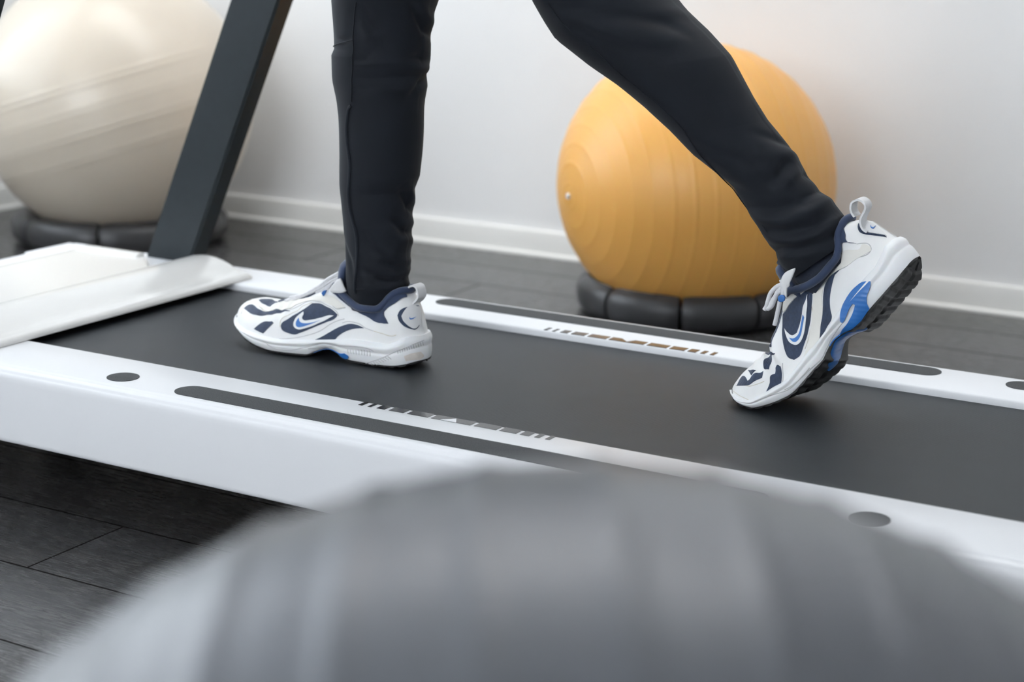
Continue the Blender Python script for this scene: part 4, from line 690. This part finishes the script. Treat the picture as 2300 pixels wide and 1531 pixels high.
    for i in range(N):
        tg = d[min(i+1, N-1)] - d[max(i-1, 0)]; tg = tg/np.linalg.norm(tg); nm = np.array([-tg[1], tg[0]])*.0012
        a, b = d[i] + nm, d[i] - nm; P.append([(a[0], y0_, a[1]), (a[0], y1_, a[1]), (b[0], y1_, b[1]), (b[0], y0_, b[1])])
    mb = MB().grid(np.array(P), False, True); mb.F += [(0, 1, 2, 3), tuple(4*(N-1)+k for k in (3, 2, 1, 0))]
    sub('pull_tab', mb, M['tab_white'], 50)
    for pth, r in laces: 
        q = catmull(pth, 6, False, 180); sub('lace', MB().tube([tuple(p) for p in q], r, 8, up=(0, 1, 0), flat=1.4), M['lace_white'], 180)
    for poly, y_, mt in leaves:
        q = catmull(poly, 4, True, 60); cx = sum(p[0] for p in q)/len(q); cz = sum(p[1] for p in q)/len(q); V = []; n_ = len(q)
        for sgn, f, dy in ((-1, 1, -.0010), (-1, .82, -.0026), (-1, .45, -.0016), (-1, .0, -.0030), (1, 1, .0010), (1, .82, .0006), (1, .0, .0)):
            V.append([(cx + (p[0]-cx)*f, y_ + dy, cz + (p[1]-cz)*f) for p in q])
        mb = MB().grid(np.array(V[:4]), False, True); mb.grid(np.array(V[4:]), False, True); mb.grid(np.array([V[0], V[4]]), False, True)
        sub('lace_loop', mb, M[mt], 180)
    return up
def wr_front(L):
    u, n, w_ = L[..., 0], L[..., 1], L[..., 2]; d = .0009*np.sin((u-.02*w_/.1)*420)*np.exp(-((u-.215)/.022)**2)*np.clip((w_-.03)/.03, 0, 1)
    return np.stack([0*d, 0*d + np.sign(n)*d*.4, d], -1)
def wr_rear(L):
    u, n, w_ = L[..., 0], L[..., 1], L[..., 2]; k = np.clip((w_-.030)/.03, 0, 1)
    d = .0038*np.sin((u - .2150)*2*PI/.026 + 1.2*n/.04)*np.exp(-((u-.232)/.026)**2)*k
    return np.stack([0*d, np.sign(n)*d*.25, d], -1)
shoe(place_front, True, PAN['F']['P'], PAN['F']['L'], TAB_F, .02, LACE_F, LEAF_F, wr_front, 0.0)
shoe(place_rear, False, PAN['R']['P'], PAN['R']['L'], TAB_R, .02, LACE_R, LEAF_R, wr_rear, .010)
def body_mesh():
    def chain(R, ids, f): return [((R[i][0], R[i][6], R[i][1]), R[i][4]*f) for i in ids]
    nF, nB = len(RF), len(RB)
    A = chain(RF, [1, 3, 5, 14, 24, 34, nF-7], .66); B = chain(RB, [1, 3, 5, 14, 24, 34, nB-9], .62)
    q = place_front(np.array([[.080, 0, .062], [.120, 0, .045], [.190, 0, .036], [.235, 0, .032]])); A += [(tuple(a), r) for a, r in zip(q, (.022, .021, .017, .013))]
    q = place_rear(np.array([[.080, 0, .065], [.115, 0, .048], [.165, 0, .038], [.215, 0, .032]])); B += [(tuple(a), r) for a, r in zip(q, (.020, .019, .016, .011))]
    me = bpy.data.meshes.new('body'); V = [(-1.15, 1.99, 1.08), (-1.15, 1.99, 1.14)] + [tuple(float(c) for c in a[0]) for a in A + B]; rad = [.085, .085] + [a[1] for a in A + B]
    nA = len(A); E_ = [(0, 1), (0, 2)] + [(2+i, 3+i) for i in range(nA-1)] + [(0, 2+nA)] + [(2+nA+i, 3+nA+i) for i in range(len(B)-1)]
    me.from_pydata(V, E_, []); me.update(); o = bpy.data.objects.new('body', me); col.objects.link(o)
    bpy.context.view_layer.objects.active = o; o.select_set(True)
    md = o.modifiers.new('skin', 'SKIN'); me.attributes  # radii follow
    for sv, r in zip(me.skin_vertices[0].data, rad): sv.radius = (float(r), float(r))
    me.skin_vertices[0].data[0].use_root = True
    sb = o.modifiers.new('subd', 'SUBSURF'); sb.levels = 2; sb.render_levels = 2
    dg = bpy.context.evaluated_depsgraph_get(); ev = bpy.data.meshes.new_from_object(o.evaluated_get(dg)); bpy.data.objects.remove(o)
    ob = bpy.data.objects.new('body', ev); ev.materials.clear(); ev.materials.append(M['skin']); ev.shade_smooth(); col.objects.link(ob); ob.parent = person
    bpy.context.view_layer.update(); ev.transform(person.matrix_world.inverted()); return ob
body_mesh()
